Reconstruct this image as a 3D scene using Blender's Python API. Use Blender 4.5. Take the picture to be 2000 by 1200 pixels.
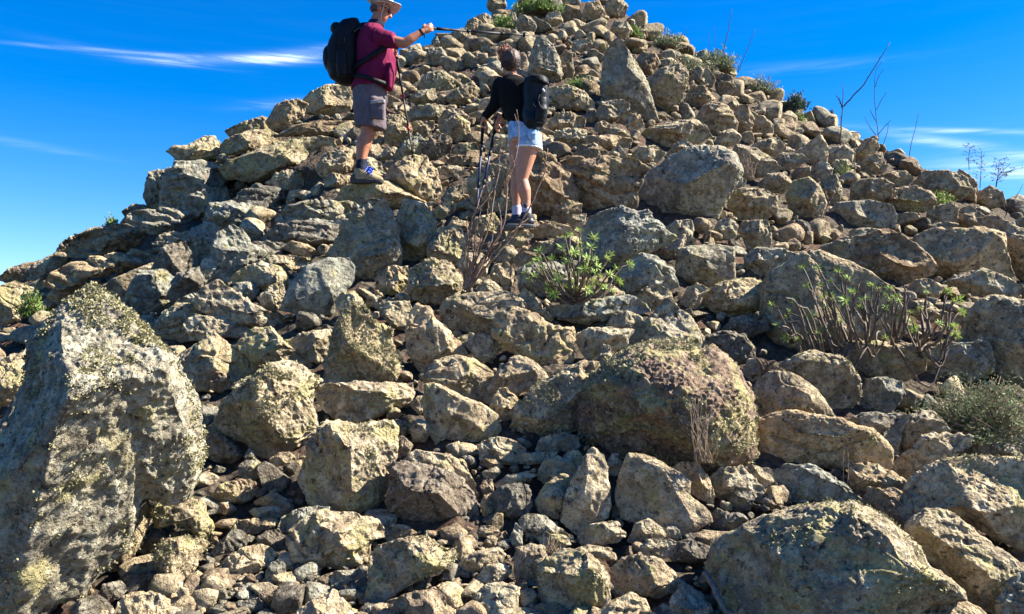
import bpy, math, random
import numpy as np
from mathutils import Vector, Matrix

# ---------------------------------------------------------------- camera, sky, sun, exposure
for o in list(bpy.data.objects): bpy.data.objects.remove(o)
scene = bpy.context.scene
COL = scene.collection
F = 1732.0                       # focal length in pixels of a 2000 px wide picture
CAMZ = 1.45
PITCH = math.atan(100.0 / F)
cam_data = bpy.data.cameras.new("camera")
cam_data.sensor_width = 36.0
cam_data.lens = 36.0 * F / 2000.0
cam_data.clip_start = 0.05
cam_data.clip_end = 5000.0
cam = bpy.data.objects.new("camera", cam_data)
COL.objects.link(cam)
cam.location = (0, 0, CAMZ)
cam.rotation_euler = (math.pi / 2 + PITCH, 0, 0)
scene.camera = cam

SUN_AZ = math.radians(87.0)      # clockwise from +Y (the view direction): from the right, a little beyond
SUN_EL = math.radians(41.0)
to_sun = Vector((math.sin(SUN_AZ) * math.cos(SUN_EL), math.cos(SUN_AZ) * math.cos(SUN_EL), math.sin(SUN_EL)))
sd = bpy.data.lights.new("sun", 'SUN')
sd.energy = 5.0
sd.angle = math.radians(0.5)
sd.color = (1.0, 0.93, 0.80)
sun = bpy.data.objects.new("sun", sd)
COL.objects.link(sun)
sun.rotation_euler = to_sun.to_track_quat('Z', 'Y').to_euler()

world = bpy.data.worlds.new("World")
scene.world = world
world.use_nodes = True
scene.view_settings.view_transform = 'Standard'
scene.view_settings.look = 'None'
scene.view_settings.gamma = 1.0
scene.view_settings.exposure = 1.92
scene.render.resolution_x = 1024
scene.render.resolution_y = 614


def build_world():
    nt = world.node_tree
    nt.nodes.clear()
    N, L = nt.nodes.new, nt.links.new
    out = N('ShaderNodeOutputWorld')
    bg = N('ShaderNodeBackground')
    sky = N('ShaderNodeTexSky')
    sky.sky_type = 'NISHITA'
    sky.sun_disc = False
    sky.sun_elevation = SUN_EL
    sky.sun_rotation = SUN_AZ
    sky.altitude = 800
    sky.air_density = 1.0
    sky.dust_density = 0.6
    sky.ozone_density = 3.0
    hs = N('ShaderNodeHueSaturation')
    hs.inputs['Saturation'].default_value = 1.52
    hs.inputs['Value'].default_value = 1.0
    hs.inputs['Hue'].default_value = 0.512
    L(sky.outputs[0], hs.inputs['Color'])
    # thin cirrus streaks: noise stretched along the horizon, held to a few bands of the sky
    tc = N('ShaderNodeTexCoord')
    mp = N('ShaderNodeMapping')
    mp.inputs['Scale'].default_value = (2.2, 2.2, 34.0)
    mp.inputs['Rotation'].default_value = (0.0, math.radians(2.5), 0.0)
    L(tc.outputs['Generated'], mp.inputs['Vector'])
    nz = N('ShaderNodeTexNoise')
    nz.inputs['Scale'].default_value = 2.6
    nz.inputs['Detail'].default_value = 9
    nz.inputs['Roughness'].default_value = 0.66
    nz.inputs['Distortion'].default_value = 0.3
    L(mp.outputs[0], nz.inputs['Vector'])
    rp = N('ShaderNodeValToRGB')
    rp.color_ramp.elements[0].position = 0.46
    rp.color_ramp.elements[1].position = 0.72
    L(nz.outputs['Fac'], rp.inputs['Fac'])
    sx = N('ShaderNodeSeparateXYZ')
    L(tc.outputs['Generated'], sx.inputs[0])

    def math_(op, a, b=None, clamp=False):
        m = N('ShaderNodeMath'); m.operation = op; m.use_clamp = clamp
        for i, v in enumerate((a, b)):
            if v is None: continue
            if isinstance(v, (int, float)): m.inputs[i].default_value = v
            else: L(v, m.inputs[i])
        return m.outputs[0]
    az = math_('ARCTAN2', sx.outputs['X'], sx.outputs['Y'])
    el = math_('ARCSINE', sx.outputs['Z'])

    def blob(a0, wa, e0, we, slope, amp, curve=0.0):
        da = math_('SUBTRACT', az, a0)
        lin = math_('ADD', math_('MULTIPLY', da, slope), math_('MULTIPLY', math_('MULTIPLY', da, da), curve))
        # a little waviness so the streak is not a ruled line
        wob = math_('MULTIPLY', math_('SUBTRACT', nz.outputs['Fac'], 0.5), we * 2.0)
        de = math_('ADD', math_('SUBTRACT', math_('SUBTRACT', el, e0), lin), wob)
        ga = math_('POWER', math_('DIVIDE', da, wa), 2.0)
        ge = math_('POWER', math_('DIVIDE', de, we), 2.0)
        g = math_('EXPONENT', math_('MULTIPLY', math_('ADD', ga, ge), -1.0))
        return math_('MULTIPLY', g, amp)
    R = math.radians
    parts = [blob(R(-18.5), R(5.2), R(17.95), R(0.24), 0.115, .50, 0.62),
             blob(R(-14.6), R(3.0), R(18.45), R(0.34), 0.16, .50, 0.4),
             blob(R(-24.5), R(3.6), R(17.75), R(0.09), 0.06, 0.5),
             blob(R(-29), R(4.0), R(12.1), R(0.22), -0.10, 0.05),
             blob(R(27), R(5), R(13.05), R(0.13), -0.131, 0.25),
             blob(R(28), R(4.5), R(12.0), R(0.30), -0.27, 0.30),
             blob(R(29.5), R(3.2), R(10.6), R(0.6), -0.15, 0.40),
             blob(R(19), R(5), R(17.6), R(0.3), -0.03, 0.05),
             blob(R(-14.5), R(2.5), R(15.8), R(0.25), 0.12, 0.16)]
    s = parts[0]
    for p in parts[1:]: s = math_('ADD', s, p)
    tex = math_('ADD', math_('MULTIPLY', rp.outputs[0], 1.7), 0.22)
    m = math_('MULTIPLY', s, tex, True)
    gen = math_('MULTIPLY', math_('MULTIPLY', rp.outputs[0], 0.004), 1.0)
    m = math_('ADD', m, gen, True)
    mix = N('ShaderNodeMix'); mix.data_type = 'RGBA'
    L(m, mix.inputs['Factor'])
    # paler, brighter towards the horizon
    L(hs.outputs[0], mix.inputs['A'])
    mix.inputs['B'].default_value = (6.4, 7.4, 8.2, 1)
    L(mix.outputs['Result'], bg.inputs['Color'])
    bg.inputs['Strength'].default_value = 0.062
    L(bg.outputs[0], out.inputs['Surface'])


build_world()

# ---------------------------------------------------------------- picture geometry -> world
cp, sp = math.cos(PITCH), math.sin(PITCH)


def pt(u, v, d):
    """world point seen at photo pixel (u, v) at depth d (used to survey the place)"""
    x = (u - 1000.0) / F; y = (600.0 - v) / F
    # camera axes: right=(1,0,0) up=(0,-sp,cp) fwd=(0,cp,sp)
    return np.array([x * d, d * (cp - y * sp), CAMZ + d * (sp + y * cp)])


SIL_U = [-400, -100, 0, 60, 120, 190, 240, 285, 320, 345, 430, 540, 600, 660, 760, 880, 940, 1000, 1080, 1200, 1235, 1300, 1400, 1560, 1680, 1790, 1870, 1960, 2010, 2150, 2500]
SIL_V = [760, 610, 552, 520, 492, 450, 428, 405, 345, 300, 272, 216, 190, 165, 125, 62, 40, 14, -4, 0, 34, 70, 125, 214, 268, 318, 350, 392, 425, 500, 700]
DEP_U = [-400, 0, 300, 640, 900, 1080, 1230, 1560, 1800, 2000, 2500]
DEP_V = [9.8, 10.6, 11.2, 13.0, 16.5, 18.5, 18.0, 15.5, 14.0, 13.0, 11.0]
CL_V = [330, 400, 450, 490, 530, 560, 620, 700]
CL_U = [520, 430, 365, 305, 235, 190, 100, 0]


def sstep(x):
    x = np.clip(x, 0, 1)
    return x * x * (3 - 2 * x)


def depth_at(u, v):
    """depth of the bare hillside at photo pixel (u, v)"""
    S = np.interp(u, SIL_U, SIL_V); D = np.interp(u, DEP_U, DEP_V)
    t = (v - S) / (1200.0 - S)
    inv = 1.0 / D + np.maximum(t, -0.05) * (0.25 - 1.0 / D)
    d = 1.0 / inv
    # the step of rock left of the walkers that drops away to the left
    lu = np.interp(v, CL_V, CL_U)
    amp = 1.5 * sstep((v - 320) / 60.0) * sstep((690 - v) / 90.0)
    d = d + amp * sstep((lu + 230 - u) / 230.0)
    return d


# ---------------------------------------------------------------- numpy noise
_rng = np.random.RandomState(7)
_perm = np.concatenate([_rng.permutation(256)] * 3).astype(np.int32)
_g = _rng.normal(size=(256, 3)); _g /= np.linalg.norm(_g, axis=1)[:, None]
_g = _g.astype(np.float32)


def noise3(p):
    p = np.asarray(p, dtype=np.float32)
    i = np.floor(p).astype(np.int32); f = p - i
    i &= 255
    w = f * f * f * (f * (f * 6 - 15) + 10)
    out = 0
    for dx in (0, 1):
        wx = w[:, 0] if dx else 1 - w[:, 0]
        hx = _perm[i[:, 0] + dx]
        for dy in (0, 1):
            wy = w[:, 1] if dy else 1 - w[:, 1]
            hy = _perm[hx + ((i[:, 1] + dy) & 255)]
            for dz in (0, 1):
                wz = w[:, 2] if dz else 1 - w[:, 2]
                h = _perm[hy + ((i[:, 2] + dz) & 255)] & 255
                g = _g[h]
                out = out + (g[:, 0] * (f[:, 0] - dx) + g[:, 1] * (f[:, 1] - dy) + g[:, 2] * (f[:, 2] - dz)) * wx * wy * wz
    return out * 1.6


def fbm(p, octv=3, gain=0.5):
    s = 0; a = 1.0
    p = np.asarray(p, dtype=np.float32)
    for k in range(octv):
        s = s + a * noise3(p + k * 17.3); a *= gain; p = p * 2.03
    return s


# ---------------------------------------------------------------- icosphere tables
def make_ico(levels):
    t = (1 + 5 ** .5) / 2
    v = np.array([(-1, t, 0), (1, t, 0), (-1, -t, 0), (1, -t, 0), (0, -1, t), (0, 1, t), (0, -1, -t), (0, 1, -t),
                  (t, 0, -1), (t, 0, 1), (-t, 0, -1), (-t, 0, 1)], dtype=np.float64)
    f = np.array([(0, 11, 5), (0, 5, 1), (0, 1, 7), (0, 7, 10), (0, 10, 11), (1, 5, 9), (5, 11, 4), (11, 10, 2), (10, 7, 6), (7, 1, 8),
                  (3, 9, 4), (3, 4, 2), (3, 2, 6), (3, 6, 8), (3, 8, 9), (4, 9, 5), (2, 4, 11), (6, 2, 10), (8, 6, 7), (9, 8, 1)])
    v /= np.linalg.norm(v, axis=1)[:, None]
    # turn it so that no vertex row lines up with the axes
    a = 0.37; R = np.array([[math.cos(a), -math.sin(a), 0], [math.sin(a), math.cos(a), 0], [0, 0, 1]])
    v = v @ R
    res = {0: (v, f)}
    for l in range(1, levels + 1):
        n = len(v)
        e = np.concatenate([f[:, [0, 1]], f[:, [1, 2]], f[:, [2, 0]]]); e.sort(axis=1)
        key = e[:, 0] * n + e[:, 1]
        uq, inv = np.unique(key, return_inverse=True)
        mid = v[uq // n] + v[uq % n]; mid /= np.linalg.norm(mid, axis=1)[:, None]
        m = len(f); a_, b_, c_ = inv[:m] + n, inv[m:2 * m] + n, inv[2 * m:] + n
        f = np.concatenate([np.stack([f[:, 0], a_, c_], 1), np.stack([f[:, 1], b_, a_], 1), np.stack([f[:, 2], c_, b_], 1), np.stack([a_, b_, c_], 1)])
        v = np.concatenate([v, mid])
        res[l] = (v, f)
    return res


ICO = make_ico(7)


def vnormals(v, f):
    fn = np.cross(v[f[:, 1]] - v[f[:, 0]], v[f[:, 2]] - v[f[:, 0]])
    n = np.zeros_like(v)
    for k in range(3):
        for c in range(3):
            n[:, c] += np.bincount(f[:, k], weights=fn[:, c], minlength=len(v))
    l = np.linalg.norm(n, axis=1)[:, None]; l[l == 0] = 1
    return n / l


def np_mesh(name, v, f, mat, tint=None, smooth=True):
    """triangles or quads from numpy arrays"""
    me = bpy.data.meshes.new(name)
    nv, nf, k = len(v), len(f), f.shape[1]
    me.vertices.add(nv); me.loops.add(nf * k); me.polygons.add(nf)
    me.vertices.foreach_set('co', np.ascontiguousarray(v, dtype=np.float32).ravel())
    me.loops.foreach_set('vertex_index', np.ascontiguousarray(f, dtype=np.int32).ravel())
    me.polygons.foreach_set('loop_start', np.arange(0, nf * k, k, dtype=np.int32))
    me.polygons.foreach_set('loop_total', np.full(nf, k, dtype=np.int32))
    if smooth: me.polygons.foreach_set('use_smooth', np.ones(nf, dtype=bool))
    me.update(calc_edges=True)
    if mat: me.materials.append(mat)
    if tint is not None:
        at = me.attributes.new('tint', 'FLOAT_COLOR', 'POINT')
        tint = np.asarray(tint, dtype=np.float32)
        if tint.ndim == 1: tint = np.tile(tint, (nv, 1))
        at.data.foreach_set('color', np.ascontiguousarray(tint).ravel())
    return me


def link(name, me, parent=None, loc=None):
    o = bpy.data.objects.new(name, me); COL.objects.link(o)
    if loc is not None: o.location = loc
    if parent is not None: o.parent = parent
    return o


def tag(o, label=None, cat=None, group=None, kind=None):
    if label: o['label'] = label
    if cat: o['category'] = cat
    if group: o['group'] = group
    if kind: o['kind'] = kind
    return o


# ---------------------------------------------------------------- materials
class NT:
    def __init__(s, name):
        s.m = bpy.data.materials.new(name); s.m.use_nodes = True
        s.t = s.m.node_tree; s.t.nodes.clear()
        s.out = s.t.nodes.new('ShaderNodeOutputMaterial')
        s.b = s.t.nodes.new('ShaderNodeBsdfPrincipled')
        s.t.links.new(s.b.outputs[0], s.out.inputs['Surface'])

    def n(s, typ, **kw):
        x = s.t.nodes.new(typ)
        for k, v in kw.items(): setattr(x, k, v)
        return x

    def l(s, a, b): s.t.links.new(a, b)

    def setin(s, inp, v):
        if isinstance(v, (int, float)): inp.default_value = v
        elif isinstance(v, tuple): inp.default_value = v if len(v) == 4 or len(inp.default_value) == 3 else v + (1,)
        else: s.l(v, inp)

    def noise(s, vec, scale, detail=4, rough=.5, off=None, dist=0.0):
        x = s.n('ShaderNodeTexNoise')
        x.inputs['Scale'].default_value = scale; x.inputs['Detail'].default_value = detail
        x.inputs['Roughness'].default_value = rough; x.inputs['Distortion'].default_value = dist
        if off is not None:
            a = s.n('ShaderNodeVectorMath', operation='ADD'); s.l(vec, a.inputs[0]); a.inputs[1].default_value = (off, off * .7, -off); vec = a.outputs[0]
        s.l(vec, x.inputs['Vector'])
        return x.outputs['Fac']

    def ramp(s, fac, a, b, inv=False):
        x = s.n('ShaderNodeMapRange'); x.clamp = True
        s.l(fac, x.inputs['Value'])
        x.inputs['From Min'].default_value = a; x.inputs['From Max'].default_value = b
        if inv: x.inputs['To Min'].default_value = 1; x.inputs['To Max'].default_value = 0
        return x.outputs[0]

    def mix(s, fac, a, b, mode='MIX'):
        x = s.n('ShaderNodeMix', data_type='RGBA', blend_type=mode)
        s.setin(x.inputs['Factor'], fac); s.setin(x.inputs['A'], a); s.setin(x.inputs['B'], b)
        return x.outputs['Result']

    def math(s, op, a, b=0.0, clamp=False):
        x = s.n('ShaderNodeMath', operation=op, use_clamp=clamp)
        s.setin(x.inputs[0], a); s.setin(x.inputs[1], b)
        return x.outputs[0]

    def bump(s, h, strength=.5, dist=.01, prev=None):
        x = s.n('ShaderNodeBump'); x.inputs['Strength'].default_value = strength; x.inputs['Distance'].default_value = dist
        s.l(h, x.inputs['Height'])
        if prev is not None: s.l(prev, x.inputs['Normal'])
        return x.outputs[0]


def mat_rock():
    k = NT('weathered_rock')
    P = k.n('ShaderNodeNewGeometry').outputs['Position']
    at = k.n('ShaderNodeAttribute', attribute_name='tint')
    n_big = k.noise(P, 1.7, 4, .55)
    n_mid = k.noise(P, 7.0, 6, .62, 11)
    n_mid2 = k.noise(P, 13.0, 5, .65, 31)
    n_fine = k.noise(P, 42.0, 4, .6, 5)
    n_spk = k.noise(P, 90.0, 2, .5, 3)
    c = k.mix(k.ramp(n_mid, .38, .62), (.400, .330, .222), (.205, .170, .122))
    c = k.mix(k.ramp(n_big, .50, .66), c, (.255, .215, .165))
    c = k.mix(k.math('MULTIPLY', k.ramp(n_mid2, .48, .60), .8), c, (.53, .465, .335))
    n_m3 = k.noise(P, 27.0, 5, .7, 63)
    c = k.mix(k.math('MULTIPLY', k.ramp(n_m3, .54, .42), .0), c, (.1, .08, .06))
    c = k.mix(k.math('MULTIPLY', k.ramp(n_m3, .47, .37), .72), c, (.12, .098, .072))
    # iron brown / purple stains
    n_red = k.noise(P, 3.1, 5, .6, 77)
    c = k.mix(k.math('MULTIPLY', k.ramp(n_red, .60, .72), .45), c, (.20, .115, .085))
    # tint of the single stone
    c = k.mix(1.0, c, at.outputs['Color'], 'MULTIPLY')
    # lichen: yellow green crust, amount per stone
    n_li = k.noise(P, 5.0, 7, .70, 51)
    amt = k.math('MULTIPLY', at.outputs['Alpha'], .115)
    li = k.ramp(k.math('ADD', n_li, amt), .60, .665)
    licol = k.mix(k.ramp(n_fine, .4, .62), (.27, .235, .095), (.45, .395, .205))
    c = k.mix(k.math('MULTIPLY', li, .80), c, licol)
    # pale grey-green crust, small rosettes
    vo = k.n('ShaderNodeTexVoronoi'); vo.inputs['Scale'].default_value = 26.0
    k.l(P, vo.inputs['Vector'])
    ros = k.math('MULTIPLY', k.ramp(vo.outputs['Distance'], .16, .30, True), k.ramp(k.noise(P, 4.0, 3, .5, 91), .52, .62))
    c = k.mix(k.math('MULTIPLY', ros, .7), c, (.46, .44, .33))
    # black crust lichen and pits
    n_dk = k.noise(P, 17.0, 6, .72, 23)
    dk = k.ramp(n_dk, .405, .345)
    c = k.mix(k.math('MULTIPLY', dk, .85), c, (.045, .038, .034))
    sp_ = k.ramp(n_spk, .38, .29)
    c = k.mix(k.math('MULTIPLY', sp_, .75), c, (.05, .042, .035))
    k.l(c, k.b.inputs['Base Color'])
    k.b.inputs['Roughness'].default_value = .93
    k.b.inputs['Specular IOR Level'].default_value = .18
    h = k.math('ADD', k.math('ADD', k.math('MULTIPLY', n_mid2, 1.0), k.math('MULTIPLY', n_m3, .7)), k.math('MULTIPLY', n_fine, .4))
    h = k.math('SUBTRACT', h, k.math('MULTIPLY', dk, .25))
    nn = k.bump(h, 1.0, .040)
    nn = k.bump(n_spk, 1.0, .007, nn)
    k.l(nn, k.b.inputs['Normal'])
    return k.m


def mat_soil():
    k = NT('stony_soil')
    P = k.n('ShaderNodeNewGeometry').outputs['Position']
    a = k.noise(P, 2.5, 6, .6); b = k.noise(P, 25, 6, .7, 9)
    vo = k.n('ShaderNodeTexVoronoi'); vo.inputs['Scale'].default_value = 22.0; k.l(P, vo.inputs['Vector'])
    c = k.mix(k.ramp(b, .4, .6), (.052, .042, .034), (.10, .082, .062))
    c = k.mix(k.ramp(a, .5, .65), c, (.095, .05, .035))
    c = k.mix(k.math('MULTIPLY', k.ramp(vo.outputs['Distance'], .1, .4, True), .5), c, (.17, .14, .10))
    k.l(c, k.b.inputs['Base Color'])
    k.b.inputs['Roughness'].default_value = 1.0; k.b.inputs['Specular IOR Level'].default_value = .1
    h = k.math('ADD', k.math('MULTIPLY', vo.outputs['Distance'], -.8), b)
    k.l(k.bump(h, 1.0, .035), k.b.inputs['Normal'])
    return k.m


def mat_plain(name, col, rough=.8, spec=.3, nscale=0, ncol=None, bump=0.0, sheen=0.0, metallic=0.0, sss=0.0, obj=False):
    k = NT(name)
    if obj: P = k.n('ShaderNodeTexCoord').outputs['Object']
    else: P = k.n('ShaderNodeNewGeometry').outputs['Position']
    if nscale:
        n = k.noise(P, nscale, 5, .6)
        c = k.mix(k.ramp(n, .38, .62), col, ncol or tuple(x * .6 for x in col))
        k.l(c, k.b.inputs['Base Color'])
        if bump: k.l(k.bump(n, bump, .01), k.b.inputs['Normal'])
    else:
        k.b.inputs['Base Color'].default_value = tuple(col) + (1,)
    k.b.inputs['Roughness'].default_value = rough
    k.b.inputs['Specular IOR Level'].default_value = spec
    k.b.inputs['Metallic'].default_value = metallic
    if sheen: k.b.inputs['Sheen Weight'].default_value = sheen
    if sss:
        k.b.inputs['Subsurface Weight'].default_value = sss
        k.b.inputs['Subsurface Radius'].default_value = (.012, .005, .003)
        k.b.inputs['Subsurface Scale'].default_value = 1.0
    return k.m


ROCK = mat_rock()
SOIL = mat_soil()

# ---------------------------------------------------------------- the bare hill (one sheet, seen and unseen sides)
def build_hill():
    us = np.concatenate([np.linspace(-400, 2500, 460)])
    cols = []
    # ring of rows: from behind the camera, under it, up the slope, over the crest and down the far side
    ts = np.linspace(0, 1, 300)
    S = np.interp(us, SIL_U, SIL_V)
    S = np.convolve(np.pad(S, 3, mode='edge'), np.ones(7) / 7, 'valid')
    rows = []
    base = []
    for u, s in zip(us, S):
        v = s + (1330 - s) * ts
        d = depth_at(np.full_like(v, u), v)
        x = (u - 1000) / F; y = (600 - v) / F
        base.append(np.stack([x * d, d * (cp - y * sp), CAMZ + d * (sp + y * cp)], 1))
    G = np.array(base)                        # (nu, nt, 3) t=0 crest ... t=1 near
    # far side
    crest = G[:, 0, :]
    far = []
    cdir = crest[:, :2] - np.array([0, 0]); cdir /= np.linalg.norm(cdir, axis=1)[:, None]
    for j, dist in enumerate([60, 30, 16, 9, 5, 2.6, 1.3, .6]):
        drop = 0.62 * dist * (1 - math.exp(-dist / 1.2)) + .02
        p = crest.copy(); p[:, :2] += cdir * dist; p[:, 2] -= drop
        far.append(p)
    near = []
    last = G[:, -1, :]
    for y in [.75, .45, .1, -.6, -1.6, -3.0]:
        p = last.copy()
        p[:, 0] = last[:, 0] * (1.0 if y > 0 else 1 + (-y) * .6)
        p[:, 1] = last[:, 1] * y if y > 0 else y * 3
        p[:, 2] = np.minimum(last[:, 2], .0) * 0.4 + last[:, 2] * .0 - .12 * (1 - max(y, 0))
        near.append(p)
    p = near[-1].copy(); p[:, 0] *= 4; p[:, 1] = -45; p[:, 2] = -44; near.append(p)
    p = far[0].copy(); p[:, :2] += cdir * 40; p[:, 2] = -44; far.insert(0, p)
    A = np.concatenate([np.array(far).transpose(1, 0, 2), G, np.array(near).transpose(1, 0, 2)], axis=1)
    # the two flanks run on down to the lowland
    lft = A[0].copy(); lft[:, 0] -= 70; lft[:, 2] = -44
    lf2 = A[0].copy(); lf2[:, 0] -= 8; lf2[:, 2] -= 4.6
    rgt = A[-1].copy(); rgt[:, 0] += 70; rgt[:, 2] = -44
    rg2 = A[-1].copy(); rg2[:, 0] += 8; rg2[:, 2] -= 4.6
    A = np.concatenate([lft[None], lf2[None], A, rg2[None], rgt[None]], axis=0)
    nu, nt_, _ = A.shape
    V = A.reshape(-1, 3)
    i = np.arange(nu - 1)[:, None] * nt_ + np.arange(nt_ - 1)[None, :]
    i = i.ravel()
    Fq = np.stack([i, i + 1, i + nt_ + 1, i + nt_], 1)
    tri = np.concatenate([Fq[:, :3], Fq[:, [0, 2, 3]]])
    n = vnormals(V, tri)
    if n[:, 2].mean() < 0: n = -n; Fq = Fq[:, ::-1]
    h = .07 * fbm(V * 1.6, 3) + .045 * np.abs(fbm(V * 5.0 + 9, 3)) + .02 * noise3(V * 14.0)
    V = V + n * (h - .06)[:, None]
    me = np_mesh('hillside', V, Fq, SOIL)
    o = link('ground', me); o['kind'] = 'structure'
    return o


build_hill()
# low land and sea far below, out to the horizon
def plain():
    s = 3000.0
    me = bpy.data.meshes.new('sea')
    me.from_pydata([(-s, -s, -42), (s, -s, -42), (s, s, -42), (-s, s, -42)], [], [(0, 1, 2, 3)])
    me.materials.append(mat_plain('sea_water', (.02, .06, .11), .25, .5, .02, (.03, .08, .14)))
    o = link('sea', me); o['kind'] = 'structure'


plain()

# ---------------------------------------------------------------- stones
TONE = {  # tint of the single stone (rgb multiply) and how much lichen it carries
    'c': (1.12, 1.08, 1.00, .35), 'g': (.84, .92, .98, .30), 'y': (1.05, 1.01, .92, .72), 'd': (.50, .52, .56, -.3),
    'b': (.84, .75, .67, .0), 'o': (1.05, .98, .86, .2), 'p': (.78, .63, .60, .80), 'k': (.60, .58, .62, -.2), 'w': (1.35, 1.34, 1.32, .2)}


def poly_radius(poly, n=720):
    """largest distance from the origin to the outline for n directions"""
    th = np.linspace(-np.pi, np.pi, n, endpoint=False)
    d = np.stack([np.cos(th), np.sin(th)], 1)
    R = np.full(n, 1e-4)
    for k in range(len(poly)):
        a = poly[k]; b = poly[(k + 1) % len(poly)]; e = b - a
        den = d[:, 0] * e[1] - d[:, 1] * e[0]
        den = np.where(np.abs(den) < 1e-12, 1e-12, den)
        t = (a[0] * e[1] - a[1] * e[0]) / den
        s = (a[0] * d[:, 1] - a[1] * d[:, 0]) / den
        ok = (t > 0) & (s >= -1e-6) & (s <= 1 + 1e-6)
        R = np.where(ok & (t > R), t, R)
    # soften the corners a little
    ker = np.array([1, 3, 5, 3, 1.]); ker /= ker.sum()
    Rp = np.concatenate([R[-4:], R, R[:4]])
    R = np.convolve(Rp, ker, 'same')[4:-4]
    return R


def Lc0(q):
    return math.sqrt(.5 * abs(np.sum(q[:, 0] * np.roll(q[:, 1], -1) - q[:, 1] * np.roll(q[:, 0], -1))))


def build_rock(poly, apex, depth, style, thick=.55, seed=0, rough=1.0, lvl=None, strata=0.0):
    """poly, apex in photo pixels; a closed, star-shaped stone whose outline as seen from the path is poly.
    returns (world vertices, faces)"""
    rs = np.random.RandomState(seed)
    poly = np.array(poly, float); apex = np.array(apex, float)
    s = depth / F
    q = (poly - apex) * s; q[:, 1] *= -1
    q = q.mean(0) + (q - q.mean(0)) * (1.045 if Lc0(q) < .9 else 1.01)
    area = .5 * abs(np.sum(q[:, 0] * np.roll(q[:, 1], -1) - q[:, 1] * np.roll(q[:, 0], -1)))
    Lc = math.sqrt(area)
    px = math.sqrt(area) / s
    if lvl is None: lvl = 7 if px > 420 else 6 if px > 135 else 5 if px > 48 else 4
    dirs, faces = ICO[lvl]
    a, b, c = dirs[:, 0], dirs[:, 1], dirs[:, 2]
    th = np.arctan2(b, a)
    rr = np.minimum(np.sqrt(a * a + b * b), 1.0)
    R = poly_radius(q)
    Rt = np.interp(th, np.linspace(-np.pi, np.pi, 721), np.append(R, R[0]))
    form = style[0]
    pa, pb = {'f': (1.35, .80), 'm': (1.6, .72), 'r': (2.3, .52), 'w': (1.1, .92)}[form]
    T = thick * Lc
    ht = T * (1 - rr ** pa) ** pb
    hb = -.8 * T * (1 - rr ** 2.6) ** .5
    h = np.where(c >= 0, ht, hb)
    X = np.cos(th) * rr * Rt; Y = np.sin(th) * rr * Rt
    P = np.stack([X, Y, h], 1)
    # chisel flat faces
    cen = np.array([q[:, 0].mean(), q[:, 1].mean(), 0])
    nf = {'f': 15, 'm': 13, 'r': 7, 'w': 8}[form]
    P0 = P.copy(); keep = rr ** 7
    for k in range(nf):
        n = rs.normal(size=3)
        if k % 4 == 3:                       # trims the outline or the back
            n[2] = -abs(n[2]) * .5; lo, hi = .93, .99
        else:
            n[2] = abs(n[2]) * .8 + .35; lo, hi = (.50, .82) if form != 'r' else (.70, .9)
        n /= np.linalg.norm(n)
        if n[2] > 0 and n[2] < .45: lo, hi = .80, .95
        dd = (P - cen) @ n
        D = dd.max() * rs.uniform(lo, hi)
        e = np.maximum(dd - D, 0)
        P = P - n[None, :] * (e * .97)[:, None]
    P = P + (P0 - P) * keep[:, None] * .85
    # surface relief
    nrm = vnormals(P, faces)
    if nrm[c > .5][:, 2].mean() < 0: nrm = -nrm
    off = rs.uniform(-50, 50, 3)
    Q = P + off
    lich = TONE[style[1]][3]
    am = rough * Lc
    d = am * (.016 * fbm(Q / Lc * 2.0, 2) - .026 * np.abs(fbm(Q / Lc * 4.3 + 5, 2)))
    # broken steps: terraces along one random bedding direction
    bn = rs.normal(size=3); bn /= np.linalg.norm(bn)
    zt = (P @ bn) / Lc * rs.uniform(3.5, 6) + .9 * noise3(Q / Lc * 1.6)
    fr = zt - np.floor(zt)
    stp = np.clip((fr - .5) / .12, -1, 1) * np.clip(noise3(Q / Lc * 1.3 + 60) * 2 + .2, 0, 1)
    d += am * (.004 if lvl >= 7 else .018 if rough > .72 else .003) * stp
    if lvl >= 7: d += .020 * fbm(Q * 5.0, 3) - .011 * np.abs(fbm(Q * 14.0 + 7, 2)) + .006 * noise3(Q * 45.0)
    mm = rough * min(1.0, Lc / .25)
    d += mm * (.009 * fbm(Q * 13.0, 2) - .012 * np.abs(noise3(Q * 22.0 + 3)))
    pit = np.clip(noise3(Q * 17.0 + 40) - .42, 0, 1)
    d -= mm * .05 * pit
    if lvl >= 6: d += mm * .005 * noise3(Q * 60.0)
    if lich > .5:
        bil = np.abs(noise3(Q * 34.0)) + .6 * np.abs(noise3(Q * 70.0))
        msk = np.clip(noise3(Q * 3.2 + 8) * 2.0 + .1, 0, 1)
        d += (.026 if style[1] == 'p' else .013) * (bil - .35) * (np.sqrt(msk) if style[1] == 'p' else msk) * min(1, Lc / .35)
    # a few cracks
    cr = noise3(Q / Lc * 1.7 + 31)
    d -= min(am, .35) * .040 * np.exp(-(cr / .035) ** 2) * (rs.rand() < .5)
    if strata:
        z = (P[:, 1] + .25 * P[:, 0]) / Lc * 9 + 1.5 * noise3(Q / Lc * 2.0)
        d += am * strata * .075 * (np.abs((z % 2) - 1) ** .4 - .7)
    P = P + nrm * d[:, None]
    # to the world: the plane of the outline stands square to the line of sight, turned about its own centre
    cu, cv = apex
    dirv = pt(cu, cv, 1.0) - np.array([0, 0, CAMZ])
    fw = dirv / np.linalg.norm(dirv)
    rt = np.cross(fw, [0, 0, 1.0]); rt /= np.linalg.norm(rt)
    up = np.cross(rt, fw)
    C = pt(cu, cv, depth)
    W = C[None, :] + P[:, :1] * rt + P[:, 1:2] * up - P[:, 2:3] * fw
    return W, faces, Lc


SIZE_PX = []
traced_mask_polys = []


def parse(s):
    return [tuple(float(t) for t in p.split(',')) for p in s.split()]


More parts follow.
